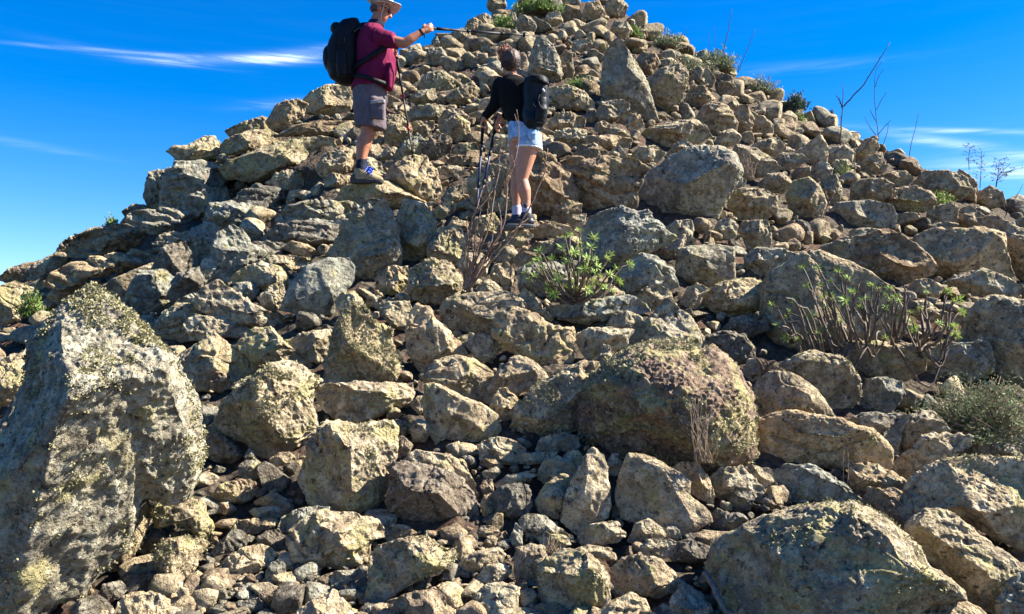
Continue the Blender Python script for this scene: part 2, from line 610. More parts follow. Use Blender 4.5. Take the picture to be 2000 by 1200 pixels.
# form+tone | thickness | apex | outline | label ("" = described from its neighbours below)
ROCKS = []


def R_(st, th, ap, po, label='', **kw):
    ROCKS.append((st, th, tuple(float(t) for t in ap.split(',')) if ap else None, parse(po), label, kw))


# ---- bottom of the picture
R_('wg', .74, '246,650', '78,645 122,606 166,572 190,554 214,572 250,608 292,650 338,700 370,745 388,800 392,850 398,900 388,950 372,985 330,1000 285,985 262,1070 215,1115 190,1150 140,1165 110,1215 20,1300 -60,1300 -70,1100 -20,950 20,900 45,830 62,800 65,720',
   'huge lichen-crusted standing stone filling the left foreground, the tallest rock in view', rough=.75)
R_('fy', .5, '260,1040', '196,1102 238,1050 286,978 296,995 282,1050 262,1085 232,1112 205,1112', 'lichen-edged wedge jutting from the lower right side of the huge standing stone')
R_('my', .7, '390,1000', '300,985 330,968 372,970 398,985 418,1030 410,1062 388,1062 366,1030 350,1020 310,1030', 'rounded mossy rock roofing a dark hollow beside the huge standing stone')
R_('my', .6, '340,1085', '300,1072 325,1055 350,1050 395,1055 408,1066 390,1090 380,1125 350,1138 318,1120 305,1095', 'yellow lichen-covered knob at the right foot of the huge standing stone')
R_('fc', .5, '300,1180', '218,1210 235,1170 258,1155 300,1158 330,1175 335,1215 280,1250', 'pale cut-off rock at the bottom edge right of the huge standing stone')
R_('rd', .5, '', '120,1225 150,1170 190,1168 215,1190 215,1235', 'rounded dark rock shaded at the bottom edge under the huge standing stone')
R_('fd', .5, '', '190,1165 200,1140 235,1135 250,1155 230,1172 205,1175')
R_('fd', .4, '40,840', '-30,900 10,810 35,772 58,775 60,800 45,850 50,900 20,970 -30,980', 'narrow dark slab wedged at the left edge beside the huge standing stone')
R_('my', .5, '', '-40,770 5,705 50,678 72,690 70,760 40,778 0,800 -40,815', 'sunlit lichen rock cut by the left edge behind the huge standing stone')
R_('fb', .5, '435,880', '392,850 400,832 420,835 440,855 470,880 475,892 450,908 420,900 395,887', 'brown tilted slab just right of the huge standing stone')
R_('fg', .6, '', '476,892 487,873 497,885 502,900 482,904')
R_('fg', .6, '488,918', '465,910 480,898 505,900 513,920 505,935 485,941 468,930', 'small angular blue-grey rock under the tilted lichen wedge')
R_('fb', .5, '', '527,896 540,885 562,882 575,893 581,905 555,908 530,914')
R_('fb', .6, '468,952', '416,965 430,945 460,935 490,938 507,955 495,975 470,986 440,982 420,975', 'brown angular rock with a bright flat top left of the grey-green block')
R_('fg', .4, '', '486,997 500,990 540,988 563,1000 560,1012 500,1014')
R_('fc', .4, '', '450,1030 462,1015 500,1014 538,1016 540,1030 500,1045 460,1041')
R_('fd', .5, '', '500,1050 520,1035 545,1033 560,1055 555,1076 520,1079')
R_('fd', .5, '', '412,1076 430,1055 450,1035 470,1040 486,1055 480,1068 450,1080 420,1087')
R_('mc', .6, '480,1103', '428,1105 440,1088 470,1070 510,1065 530,1075 543,1090 525,1110 490,1122 450,1125 430,1117', 'low cream rock lit at its left end near the bottom gravel')
R_('fd', .6, '', '518,1115 530,1097 545,1092 558,1103 558,1125 540,1140 520,1139')
R_('fg', .4, '', '540,1030 548,1010 580,993 620,988 643,993 640,1005 600,1020 570,1041')
R_('fc', .62, '640,1052', '560,1055 565,1035 585,1015 625,1000 680,1000 715,1010 740,1025 758,1045 755,1058 725,1062 722,1085 700,1105 665,1111 600,1103 570,1090', 'large slab with brown top and smooth cream front near the bottom centre left')
R_('fb', .3, '', '745,1032 765,1022 800,1028 815,1042 790,1053 757,1061')
R_('fy', .5, '832,1085', '722,1085 735,1065 780,1052 835,1048 852,1062 885,1072 890,1090 870,1112 845,1118 815,1135 780,1155 755,1175 715,1178 718,1130', 'cream block with yellow lichen patches leaning on the brown-topped slab')
R_('fg', .5, '', '643,1128 655,1115 690,1113 716,1114 716,1130 680,1138 650,1146')
R_('fc', .5, '', '560,1225 585,1185 625,1165 650,1155 680,1180 700,1205 690,1250 580,1250', 'pale broken rock at the bottom edge below the brown-topped slab')
R_('fb', .4, '', '755,1172 790,1160 850,1148 870,1165 878,1195 890,1225 800,1240 765,1215', 'low brown-grey slab at the bottom edge below the lichen-patched cream block')
R_('my', .55, '715,880', '585,950 580,935 600,880 625,835 640,825 675,825 700,830 735,822 765,820 777,832 775,895 760,920 755,950 740,985 720,1000 680,1000 640,995 605,990 595,965', 'big grey-green block with a shadowed notch left of the dark fronted slab')
R_('wk', .75, '850,918', '758,940 757,908 775,902 820,905 870,920 905,940 925,965 935,985 933,1018 915,1028 850,1025 800,1013 762,1003 755,970', 'large slab with a dark blue-black front face and a sunlit top edge')
R_('fc', .5, '', '785,905 800,885 815,878 850,885 880,890 905,900 920,925 932,950 930,980 900,960 860,930 810,915', 'sunlit cream rock lying behind the dark fronted slab')
R_('fb', .5, '', '775,850 790,853 808,870 797,888 778,896')
R_('ry', .6, '', '800,832 815,817 838,825 843,845 830,863 805,864', 'small mossy knob in the dark gap under the long flat slab')
R_('fc', .55, '975,870', '935,895 938,862 955,853 990,856 1015,865 1030,878 1025,892 1000,908 960,908 940,903', 'cream block at the left end of a short row below the notched boulder')
R_('fc', .5, '', '995,897 1010,885 1050,882 1090,882 1092,897 1050,908 1010,909')
R_('fc', .5, '', '1045,878 1055,855 1075,848 1090,868 1095,882 1070,886 1048,884')
R_('fg', .4, '', '1070,852 1095,842 1130,850 1135,872 1110,884 1090,880')
R_('fc', .5, '', '1095,895 1110,880 1130,880 1142,895 1138,917 1115,922')
R_('my', .6, '', '1050,917 1065,895 1090,892 1120,905 1135,920 1120,937 1085,942 1065,948 1050,937', 'pale crumbly rock left of the tall rounded-top slab')
R_('my', .5, '', '1043,983 1060,950 1085,930 1110,925 1120,960 1115,1005 1090,1015 1060,1008', 'lichen-spotted rock leaning left of the tall rounded-top slab')
R_('fc', .42, '1158,925', '1110,950 1135,905 1148,882 1160,877 1180,890 1188,915 1190,950 1195,985 1190,1010 1160,1027 1140,1044 1125,1042 1095,1015 1100,980', 'tall slab with a rounded top, half in shadow, between two cream blocks', rough=.6)
R_('fc', .5, '', '1183,902 1195,885 1208,885 1217,905 1210,930 1190,930')
R_('fc', .50, '1238,940', '1203,965 1210,930 1228,886 1255,890 1290,903 1330,925 1348,940 1345,965 1380,990 1387,1012 1365,1022 1330,1047 1290,1040 1250,1022 1215,1012 1205,990', 'large smooth-faced angular cream block with a thin crack', rough=.45)
R_('fc', .5, '', '1222,1058 1240,1025 1265,1013 1295,1030 1302,1047 1270,1066 1240,1068')
R_('fg', .5, '', '1290,1050 1296,1030 1312,1022 1328,1035 1332,1052 1310,1058')
R_('fc', .55, '1190,1030', '1125,1052 1140,1030 1175,1020 1205,1018 1225,1045 1205,1062 1170,1066 1135,1067', 'low cream rock below the tall rounded-top slab')
R_('fo', .5, '', '1310,915 1330,903 1365,906 1385,930 1395,965 1390,987 1350,965 1340,940', 'orange-tinted rock behind the right corner of the smooth-faced block')
R_('fc', .5, '1440,925', '1382,935 1410,912 1450,910 1475,935 1495,955 1490,978 1450,978 1410,978 1390,958', 'crumbly cream rock right of the orange-tinted rock')
R_('fc', .5, '', '1443,917 1470,908 1500,915 1510,940 1490,953 1470,938')
R_('fd', .6, '', '1422,977 1440,960 1465,957 1474,975 1465,997 1435,1000')
R_('fd', .6, '1425,1008', '1380,1014 1400,992 1425,1003 1445,1000 1462,1018 1442,1040 1415,1050 1390,1032', 'black angular rock right of the smooth-faced cream block')
R_('fg', .45, '1622,932', '1511,925 1540,912 1590,908 1620,925 1650,950 1690,975 1692,987 1650,987 1590,986 1550,990 1530,972 1522,947', 'green-grey slab speckled with black lichen on top of the huge lower right boulder')
R_('fc', .5, '', '1245,1077 1265,1055 1300,1050 1330,1060 1312,1087 1270,1094')
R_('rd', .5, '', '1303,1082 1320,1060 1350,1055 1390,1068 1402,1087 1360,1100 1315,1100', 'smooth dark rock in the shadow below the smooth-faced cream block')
R_('fy', .62, '1135,1118', '1050,1112 1065,1090 1100,1073 1135,1070 1160,1088 1180,1110 1197,1145 1190,1178 1160,1196 1130,1205 1080,1200 1055,1190 1048,1150', 'chunky cream block with pale green lichen top near the bottom centre')
R_('mc', .55, '1268,1108', '1190,1112 1215,1090 1250,1082 1290,1090 1310,1110 1342,1142 1320,1154 1280,1165 1240,1160 1200,1170 1192,1145', 'broad low rock right of the chunky lichen-topped block')
R_('fc', .5, '', '1140,1225 1190,1180 1230,1160 1260,1170 1268,1190 1295,1205 1300,1250 1160,1250', 'pale broken rock at the bottom edge right of the chunky block')
R_('fb', .5, '', '1003,1092 1005,1070 1040,1062 1065,1070 1070,1090 1052,1107 1052,1145 1010,1142 1003,1117', 'squarish brown rock left of the chunky lichen-topped block')
R_('fc', .55, '', '888,1107 905,1085 940,1075 975,1068 987,1085 982,1102 940,1118 900,1122')
R_('fc', .55, '', '928,1127 950,1105 985,1102 1002,1118 987,1132 960,1143 935,1141')
R_('mc', .55, '', '925,1167 945,1145 980,1138 1017,1150 1012,1177 1007,1215 960,1222 920,1212 903,1188', 'cream lumpy rock at the bottom edge left of the chunky block')
R_('mg', .6, '', '1306,1178 1320,1155 1345,1145 1370,1155 1388,1182 1398,1225 1320,1228', 'grey rounded rock at the bottom edge left of the huge lower right boulder')
R_('fd', .6, '1016,950', '961,987 965,960 980,950 1015,942 1032,950 1042,987 1030,1005 1000,1014 968,1005', 'dark block with one pale lit edge right of the dark fronted slab')
R_('fb', .6, '', '936,950 945,935 962,937 966,962 945,968')
R_('fb', .6, '', '936,987 944,966 965,962 964,1002 944,1010')
R_('fc', .4, '1010,935', '963,947 990,928 1030,920 1052,928 1012,947 975,957')
R_('fb', .5, '', '935,907 950,891 965,893 987,914 960,917')
R_('fw', .4, '', '940,922 970,911 980,922 965,937 945,932')
R_('fg', .4, '', '1010,1017 1030,1003 1065,1008 1100,1035 1122,1052 1110,1063 1060,1055 1022,1043')
R_('fg', .5, '', '994,1052 1008,1020 1022,1035 1022,1063 1005,1071')
R_('fb', .4, '', '927,1047 940,1027 965,1027 980,1042 960,1053')
R_('fb', .4, '', '940,1066 952,1048 972,1044 982,1060 966,1072')
R_('fc', .5, '', '1045,1052 1065,1038 1110,1048 1117,1065 1080,1080 1058,1070')
R_('fc', .4, '', '1115,1078 1150,1064 1195,1070 1192,1090 1160,1088')
# ---- lower right
R_('ry', .55, '1640,1050', '1385,1122 1400,1085 1430,1060 1465,1035 1510,1015 1560,995 1620,985 1670,985 1710,1005 1745,1030 1775,1060 1790,1090 1815,1102 1845,1127 1852,1150 1800,1162 1770,1185 1745,1250 1600,1290 1450,1270 1400,1185', 'huge domed boulder filling the bottom right, pitted and patched with moss', rough=1.0)
R_('rc', .5, '', '1740,1225 1760,1172 1800,1153 1850,1155 1900,1175 1940,1205 1935,1260 1760,1260', 'smooth pale rock at the bottom edge right of the huge domed boulder')
R_('mo', .55, '1868,1045', '1773,1047 1790,1020 1815,1000 1855,998 1880,1015 1910,1045 1940,1065 1970,1080 1997,1112 1987,1135 1960,1170 1945,1190 1925,1196 1880,1172 1850,1147 1836,1115 1797,1090', 'peaked tan boulder at the right edge above the smooth pale rock', rough=.8)
R_('mg', .5, '', '1945,1185 1965,1145 2000,1115 2045,1130 2060,1250 1940,1250', 'grey rock cut by the bottom right corner')
R_('my', .50, '1925,950', '1768,987 1785,955 1815,925 1850,900 1900,893 1960,888 2060,895 2090,1000 2060,1095 2000,1080 1960,1060 1920,1040 1890,1020 1860,1008 1830,1010 1790,1022 1773,1007', 'long low boulder with yellow lichen on its edge at the right', rough=.7)
R_('mo', .5, '', '1925,947 1932,918 1950,910 1985,925 2030,935 2030,958 1960,957', 'small rock lying on top of the long low boulder at the right edge')
R_('fb', .4, '1740,970', '1688,977 1700,955 1740,953 1775,963 1777,990 1792,1022 1772,1043 1740,1020 1703,992', 'brown triangular slab with a pale top between two big boulders')
R_('mo', .55, '', '1653,943 1665,910 1685,900 1720,910 1760,930 1779,957 1755,968 1710,962 1680,970 1658,960', 'rounded tan rock behind the brown triangular slab')
R_('fc', .5, '1822,872', '1733,925 1760,895 1790,870 1800,850 1840,845 1892,850 1887,870 1865,887 1855,905 1800,938 1770,950', 'wedge-shaped rock with a bright flat top left of the grey ridge-shaped rock')
R_('mg', .5, '1945,850', '1855,905 1870,875 1900,850 1925,835 1945,825 1965,840 2000,850 2050,870 2050,905 1960,900 1900,905', 'grey ridge-shaped rock at the right edge below the grey-green bush')
R_('mo', .6, '', '1750,875 1755,840 1775,815 1800,802 1820,802 1842,825 1852,842 1800,852 1785,885 1760,897', 'upright tan rock with a blunt top below the grey-green bush')
R_('fg', .5, '', '1653,822 1680,808 1730,805 1778,810 1757,842 1752,885 1730,890 1700,845', 'grey shaded rock behind the right shoulder of the broad tan boulder')
R_('mo', .50, '1600,832', '1483,852 1488,820 1515,807 1550,803 1600,812 1650,820 1680,840 1697,833 1707,850 1727,870 1734,908 1720,922 1680,905 1640,916 1600,912 1560,920 1508,925 1488,895', 'broad tan boulder right of the dark gap beside the knobbly lichen boulder', rough=.8)
R_('mo', .55, '1530,750', '1466,795 1475,750 1500,725 1530,720 1560,735 1590,760 1610,790 1628,815 1590,818 1550,812 1515,815 1488,828 1470,838', 'smooth egg-shaped tan rock standing on the broad tan boulder', rough=.6)
R_('my', .55, '1645,722', '1526,716 1550,700 1590,683 1605,690 1640,695 1665,715 1680,750 1677,787 1650,803 1632,815 1605,792 1580,757 1550,732', 'grey rock with a mossy right flank behind the egg-shaped tan rock')
R_('fo', .6, '', '1450,727 1460,702 1475,700 1510,715 1492,742 1465,747')
R_('mg', .5, '', '1673,805 1685,770 1690,740 1720,737 1760,745 1762,772 1740,805 1710,812', 'small deeply cracked grey rock left of the grey-green bush')
R_('mo', .5, '1745,690', '1633,687 1655,665 1700,665 1760,672 1805,675 1810,700 1800,727 1770,745 1720,750 1680,740 1648,717', 'long rock with dark left face below the sprawling right shrub')
R_('mg', .5, '1890,690', '1800,735 1803,690 1820,670 1870,668 1905,665 1920,655 1932,680 1937,730 1900,748 1860,742 1820,750', 'blocky grey rock with a raised right corner above the grey-green bush')
R_('mo', .45, '1900,640', '1868,670 1880,625 1910,590 1940,578 1990,590 2060,620 2080,750 1990,755 1940,745 1900,700 1880,690', 'big shaded tan boulder at the right edge behind the blocky grey rock')
R_('mo', .42, '1590,520', '1486,562 1500,530 1540,513 1555,495 1600,490 1650,512 1700,538 1730,560 1752,600 1757,655 1700,672 1640,675 1600,700 1560,712 1520,705 1500,655 1488,612', 'very big smooth boulder sloping right behind the sprawling shrub', rough=.6)
R_('mg', .5, '', '1450,545 1455,500 1480,482 1530,487 1560,498 1550,518 1500,540', 'grey slab leaning on the left top of the very big smooth boulder')
R_('my', .6, '1420,580', '1362,582 1385,565 1420,548 1470,542 1492,550 1492,597 1470,615 1430,621 1395,615 1368,598', 'rounded lichen-flanked rock over a black gap left of the very big boulder')
R_('md', .5, '', '1408,645 1430,620 1470,612 1497,620 1500,645 1470,660 1420,657')
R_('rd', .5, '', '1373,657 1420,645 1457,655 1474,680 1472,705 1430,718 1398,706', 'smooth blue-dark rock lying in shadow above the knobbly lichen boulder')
R_('fc', .6, '', '1323,595 1340,565 1360,552 1387,565 1372,582 1365,605 1340,606')
R_('rp', .60, '1312,775', '1128,785 1150,745 1190,710 1230,685 1280,672 1330,670 1370,688 1390,675 1410,690 1440,730 1460,770 1465,830 1460,892 1430,916 1380,920 1320,912 1250,900 1200,892 1150,872 1126,835', 'great round boulder covered in knobbly lichen over purple rock, right of centre', rough=1.0)
R_('fy', .62, '1322,650', '1213,690 1240,650 1270,615 1290,590 1305,576 1330,600 1355,625 1377,662 1383,695 1300,690 1250,700', 'pointed pyramid-shaped rock standing behind the knobbly lichen boulder')
R_('mc', .5, '', '1120,657 1150,640 1200,640 1237,645 1217,682 1180,692 1150,708 1133,683', 'tan rock left of the pyramid-shaped rock')
R_('fc', .5, '', '1160,704 1178,672 1190,675 1205,702 1187,726')
R_('fg', .55, '1165,596', '1063,597 1100,590 1160,585 1200,578 1235,575 1264,595 1270,610 1250,618 1200,624 1150,634 1090,626 1068,612', 'long flat-topped slab directly below the green shrub')
R_('mo', .5, '', '1138,590 1160,560 1190,552 1217,570 1222,586 1180,594')
R_('mc', .5, '', '1178,645 1195,615 1225,605 1255,620 1262,642 1220,655')
R_('mg', .55, '1250,520', '1200,555 1220,515 1250,493 1280,500 1315,530 1328,563 1290,576 1260,586 1218,580', 'rounded grey rock right of the green shrub')
R_('fy', .5, '', '1240,580 1258,562 1285,553 1308,566 1315,588 1288,606 1255,604')
R_('mg', .5, '1350,500', '1320,524 1325,485 1360,480 1400,478 1432,485 1433,520 1430,555 1390,566 1350,556 1323,544', 'square grey block two rocks right of the green shrub', rough=.7)
R_('fc', .5, '', '1268,497 1300,475 1340,458 1362,470 1352,482 1327,490 1320,514 1290,508')
R_('fc', .6, '', '1296,447 1320,430 1350,428 1357,447 1347,474 1308,470')
R_('fg', .50, '1240,438', '1135,450 1150,420 1190,408 1215,402 1245,415 1265,410 1290,440 1322,467 1292,484 1250,502 1222,522 1190,545 1150,540 1138,485', 'big grey angular boulder with a sunlit right ridge behind the green shrub', rough=.8)
R_('fc', .5, '', '1108,432 1118,420 1145,418 1142,448 1118,450')
R_('mg', .55, '1352,325', '1233,405 1245,365 1270,330 1310,300 1350,285 1400,288 1435,308 1447,340 1432,370 1412,405 1400,430 1350,432 1290,440 1245,430', 'huge dome-shaped boulder with a dark cleft front and sunlit top right of the hikers', rough=.8)
R_('fb', .35, '1170,318', '1083,335 1090,312 1120,308 1180,306 1240,310 1268,328 1248,365 1240,405 1180,418 1130,420 1098,390', 'dark layered ledge of rock between the dome-shaped boulder and the hikers', strata=1.0)
R_('my', .6, '', '1180,368 1195,350 1220,346 1228,366 1214,386 1188,388', 'small lichen-tufted rock on the dark layered ledge')
R_('mb', .45, '1060,320', '990,370 1000,325 1020,300 1050,288 1080,308 1110,335 1127,370 1133,405 1090,430 1040,422 1000,415', 'brown layered boulder standing behind the legs of the woman', strata=.8)
R_('fb', .4, '', '1075,430 1085,402 1110,390 1138,398 1133,425 1100,438')
R_('fc', .4, '1070,432', '1030,458 1042,447 1060,444 1085,440 1112,440 1117,456 1080,466 1040,466', 'flat pale slab just right of the black shoes of the woman')
R_('fc', .45, '', '985,468 995,450 1030,449 1042,460 1030,482 1000,486', 'flat rock the woman in black stands on')
R_('fo', .4, '', '1030,490 1045,472 1080,468 1108,474 1100,490 1060,498')
R_('fb', .4, '', '1000,508 1015,490 1050,492 1060,508 1040,520 1010,520')
R_('fg', .4, '', '1015,570 1010,530 1030,512 1075,510 1110,520 1115,560 1080,580 1040,582', 'dark grey rock mostly hidden behind the left stems of the green shrub')
R_('fc', .5, '', '955,540 965,518 990,512 1005,525 1000,560 975,568')
R_('fc', .5, '', '1008,600 1012,575 1022,562 1045,575 1062,600 1082,620 1078,632 1050,618 1025,612')
# ---- right, above the very big boulder
R_('fc', .5, '1460,382', '1420,403 1425,375 1450,368 1490,370 1517,385 1514,417 1490,434 1440,432', 'squarish cream block right of the huge dome-shaped boulder')
R_('mc', .5, '', '1395,450 1402,430 1425,424 1442,440 1436,468 1405,472')
R_('fc', .5, '', '1442,447 1450,430 1500,428 1507,452 1504,484 1460,490', 'cracked cream block directly under the squarish cream block')
R_('mc', .5, '', '1403,365 1412,347 1438,342 1458,352 1452,374 1420,380')
R_('mo', .5, '', '1478,357 1500,340 1530,338 1548,360 1532,378 1490,380')
R_('mc', .5, '1455,300', '1422,305 1440,283 1480,292 1510,315 1525,333 1500,350 1450,347', 'tan sloping rock right above the huge dome-shaped boulder')
R_('mc', .45, '1320,252', '1238,273 1260,250 1310,240 1350,234 1380,250 1393,272 1360,285 1310,290 1260,287', 'wide flat-topped rock above the huge dome-shaped boulder')
R_('my', .5, '', '1230,303 1250,285 1280,285 1302,300 1285,320 1245,320')
R_('fc', .5, '', '1300,302 1315,282 1340,270 1352,285 1345,302 1315,310')
R_('mc', .45, '1120,182', '1070,187 1075,168 1110,166 1140,178 1162,200 1162,218 1120,215 1078,211', 'flat overhanging slab right of the backpack of the woman')
R_('mc', .55, '', '1160,228 1175,200 1210,193 1230,200 1230,217 1202,238 1170,243', 'round-cornered rock at the foot of the tallest upper standing stone')
R_('fc', .5, '', '1198,243 1225,218 1250,225 1260,247 1240,260 1205,260')
R_('mc', .5, '', '1157,252 1165,240 1180,234 1196,245 1190,260 1170,262')
R_('fc', .5, '1105,232', '1068,243 1085,222 1115,218 1147,235 1142,250 1100,258 1073,255', 'pale rock with a flat top below the flat overhanging slab')
R_('my', .5, '', '1080,275 1085,256 1115,250 1145,255 1147,275 1120,290 1090,290')
R_('fo', .4, '', '1122,278 1150,264 1200,264 1236,272 1232,290 1180,294 1130,293')
R_('fc', .5, '1210,292', '1183,307 1197,290 1210,284 1230,312 1200,314')
R_('fb', .5, '', '1118,300 1135,282 1165,280 1188,296 1184,312 1130,314')
R_('fc', .5, '', '1182,256 1200,248 1225,258 1235,268 1190,270')
R_('wg', .50, '1068,118', '1028,160 1035,110 1048,75 1060,71 1080,90 1093,115 1099,145 1092,170 1060,175 1033,172', 'broad pointed standing stone on the slope behind the woman in black', rough=.7)
R_('mb', .5, '', '1092,150 1094,110 1103,98 1118,105 1122,140 1118,158 1100,162')
R_('fg', .50, '1232,165', '1171,210 1175,130 1180,100 1200,78 1210,74 1225,95 1245,125 1265,165 1280,215 1286,238 1250,232 1200,215', 'tallest upper standing stone, grey left face and sunlit right face', rough=.7)
R_('my', .45, '1310,165', '1263,152 1290,135 1330,127 1345,145 1337,180 1327,207 1302,229 1285,220 1273,185', 'leaning lichen-bottomed stone right of the tallest upper standing stone', rough=.8)
R_('rb', .6, '', '1238,122 1255,100 1280,103 1290,125 1272,148 1253,143', 'round brown rock behind the right edge of the tallest upper standing stone')
R_('mo', .55, '', '1335,195 1350,165 1375,168 1397,195 1392,210 1350,212')
R_('mc', .55, '1395,205', '1353,240 1373,205 1400,197 1422,210 1440,240 1437,262 1400,267 1368,260', 'rounded shaded rock right of the leaning lichen-bottomed stone')
R_('fc', .55, '', '1428,232 1440,205 1460,206 1474,235 1462,266 1443,266', 'upright pale stone right of the rounded shaded rock')
R_('mc', .5, '', '1463,250 1472,230 1490,226 1510,245 1510,265 1480,268')
R_('mc', .5, '', '1345,150 1360,130 1385,135 1398,155 1390,172 1362,172')
R_('mb', .5, '', '1395,165 1410,142 1430,150 1438,175 1425,190 1402,186')
R_('mc', .5, '', '1393,282 1405,258 1430,252 1447,268 1443,285 1415,290')
R_('fc', .55, '', '1455,293 1480,275 1520,270 1532,290 1512,312 1475,310', 'pale rock with a flat shaded front above the tan sloping rock')
R_('mc', .5, '1540,310', '1500,313 1530,297 1565,303 1580,315 1552,332 1513,334')
R_('fc', .55, '1585,285', '1548,300 1575,282 1600,262 1617,290 1612,324 1580,330 1553,315')
R_('mc', .55, '', '1608,305 1620,288 1650,284 1668,300 1662,320 1625,324')
R_('mc', .55, '', '1618,328 1632,312 1655,312 1665,328 1650,342 1625,342')
R_('fc', .5, '', '1585,345 1592,322 1610,312 1626,330 1622,350 1600,356')
R_('fb', .5, '', '1543,340 1555,328 1585,325 1592,338 1580,348 1550,350')
R_('my', .6, '', '1670,295 1690,272 1712,266 1717,290 1702,312 1682,334 1666,313', 'yellow lichen rock on the right slope below the bare stems')
R_('fo', .5, '', '1678,333 1688,305 1710,300 1733,325 1725,342 1690,342')
R_('my', .6, '1580,372', '1535,378 1550,352 1580,346 1600,365 1614,397 1602,429 1570,437 1543,414', 'rounded greenish boulder left of the long squared block on the right slope', rough=.7)
R_('mo', .5, '', '1600,362 1612,342 1632,340 1645,370 1640,398 1618,402')
R_('mo', .5, '1690,358', '1658,388 1665,360 1680,350 1720,350 1742,362 1740,390 1700,400 1670,400')
R_('my', .55, '1760,375', '1713,388 1745,368 1785,364 1815,380 1824,402 1800,419 1760,414 1727,404', 'rounded greenish rock resting above the long squared block')
R_('fg', .55, '1705,398', '1616,418 1640,392 1700,390 1740,400 1750,427 1742,449 1700,446 1640,446 1620,436', 'long squared grey block lying level on the right slope', rough=.6)
R_('md', .5, '', '1525,450 1535,432 1565,430 1582,440 1582,464 1545,470')
R_('fo', .5, '', '1806,440 1815,405 1855,396 1870,410 1867,440')
R_('fo', .5, '', '1862,435 1868,408 1895,402 1920,425 1915,446 1880,448')
R_('mo', .5, '1880,462', '1785,490 1795,455 1840,440 1860,445 1920,446 1952,460 1957,502 1968,545 1930,553 1870,550 1830,540 1800,510', 'big block with a shadowed pitted left face near the right edge', rough=.8)
R_('mb', .5, '1750,468', '1658,508 1680,465 1720,447 1760,453 1797,485 1826,522 1812,545 1760,562 1720,555 1680,542', 'boulder with a dark brown front and sunlit top right of the layered flat rock')
R_('my', .4, '', '1573,493 1610,478 1650,463 1685,463 1693,480 1667,503 1650,515 1610,500', 'layered flat rock above the very big smooth boulder')
R_('my', .5, '', '1653,465 1665,448 1700,444 1720,452 1705,468 1670,474')
R_('mo', .45, '', '1788,460 1800,440 1840,434 1868,440 1862,452 1820,460')
R_('mc', .45, '1905,548', '1840,558 1870,535 1920,526 1960,543 1998,570 1970,585 1920,582 1865,570', 'long rock pointing down to the right beyond the sprawling shrub')
R_('mo', .5, '', '1768,563 1790,545 1815,543 1840,560 1832,585 1790,582')
R_('fo', .5, '', '1760,600 1775,585 1810,588 1830,605 1880,620 1870,640 1800,630')
R_('fo', .45, '1960,440', '1912,420 1950,418 1990,447 2050,480 2060,580 1990,560 1960,510 1942,462', 'broken tan rock face cut by the right edge')
R_('mo', .5, '', '1903,393 1915,370 1935,362 1957,375 1965,403 1930,410', 'rounded rock on the right skyline under the feathery plants')
R_('mb', .5, '', '1866,350 1875,328 1893,340 1909,360 1903,400 1880,388', 'thin upright brown rock on the right skyline')
R_('mo', .45, '', '1783,355 1810,330 1850,333 1880,348 1894,378 1870,395 1815,388', 'broad brown rock on the right skyline left of the thin upright rock')
R_('mo', .45, '', '1712,352 1725,338 1765,335 1785,352 1770,366 1725,366')
# ---- middle left
R_('my', .5, '345,625', '298,648 320,612 345,592 375,592 400,612 420,630 400,650 360,668 318,662')
R_('fc', .45, '400,640', '355,672 362,630 385,612 440,625 492,640 482,658 430,660 390,668', 'flat-faced cream slab with a sharp left corner behind the peaked left rock')
R_('mc', .5, '470,592', '374,595 400,565 430,547 455,565 500,595 550,620 590,635 594,652 556,658 520,645 470,635 430,625 395,612', 'long pale rock with a peaked left end, sloping down to the right')
R_('fg', .4, '', '345,590 375,572 400,570 410,590 380,605')
R_('my', .55, '440,690', '345,725 358,690 385,670 420,643 440,665 475,690 512,716 502,745 460,750 430,765 390,762 368,740', 'peaked rock with bright right face just right of the huge standing stone top')
R_('my', .6, '560,745', '420,840 440,790 470,745 500,735 530,712 560,705 590,712 627,745 607,762 612,800 624,835 592,865 560,888 530,895 500,890 488,865 448,850', 'big rough peaked boulder covered in tan lichen, left of the grey-green block')
R_('my', .55, '535,662', '463,678 480,650 500,640 530,638 547,658 572,683 597,700 617,718 612,732 575,720 540,712 505,714', 'dark-topped rock with a lumpy tail right of the peaked left rock')
R_('my', .5, '', '550,668 590,650 640,642 664,650 657,682 632,713 600,705 572,686')
R_('fc', .4, '', '560,715 585,712 630,745 612,762 590,745')
R_('my', .5, '712,660', '628,752 640,690 655,640 670,610 690,588 718,598 730,620 765,640 775,690 792,737 800,765 720,765 670,760', 'tall shaggy rock bristling with lichen, standing above the flat cream slab', rough=1.15)
R_('mc', .55, '720,772', '608,767 635,748 700,746 760,748 802,748 810,770 792,793 750,810 700,830 663,827 638,804', 'thick flat cream slab lying in front of the tall shaggy rock')
R_('mc', .5, '', '650,590 665,572 690,568 712,590 700,620 665,615')
R_('fg', .32, '615,560', '550,608 565,560 597,520 640,503 680,501 694,520 690,548 672,577 652,613 600,617', 'large flat grey slab tilted toward the path, a dark gap on its left', rough=.5)
R_('my', .5, '', '443,548 470,525 510,510 545,518 564,540 557,577 520,565 478,565')
R_('rg', .4, '', '448,572 460,553 490,550 507,565 495,585 465,586')
R_('fy', .6, '', '503,583 530,555 550,548 560,577 548,610 518,606')
R_('fg', .60, '460,470', '415,560 414,480 425,453 455,436 475,448 490,475 520,490 503,515 472,535 445,570', 'standing rock split into shaded left face and sunlit right face, left of the path')
R_('fc', .35, '', '492,518 520,500 570,497 612,505 600,520 560,530 518,524')
R_('fo', .5, '', '550,487 570,471 600,478 630,495 612,506 575,498', 'thin tan tilted slab above the flat grey slab')
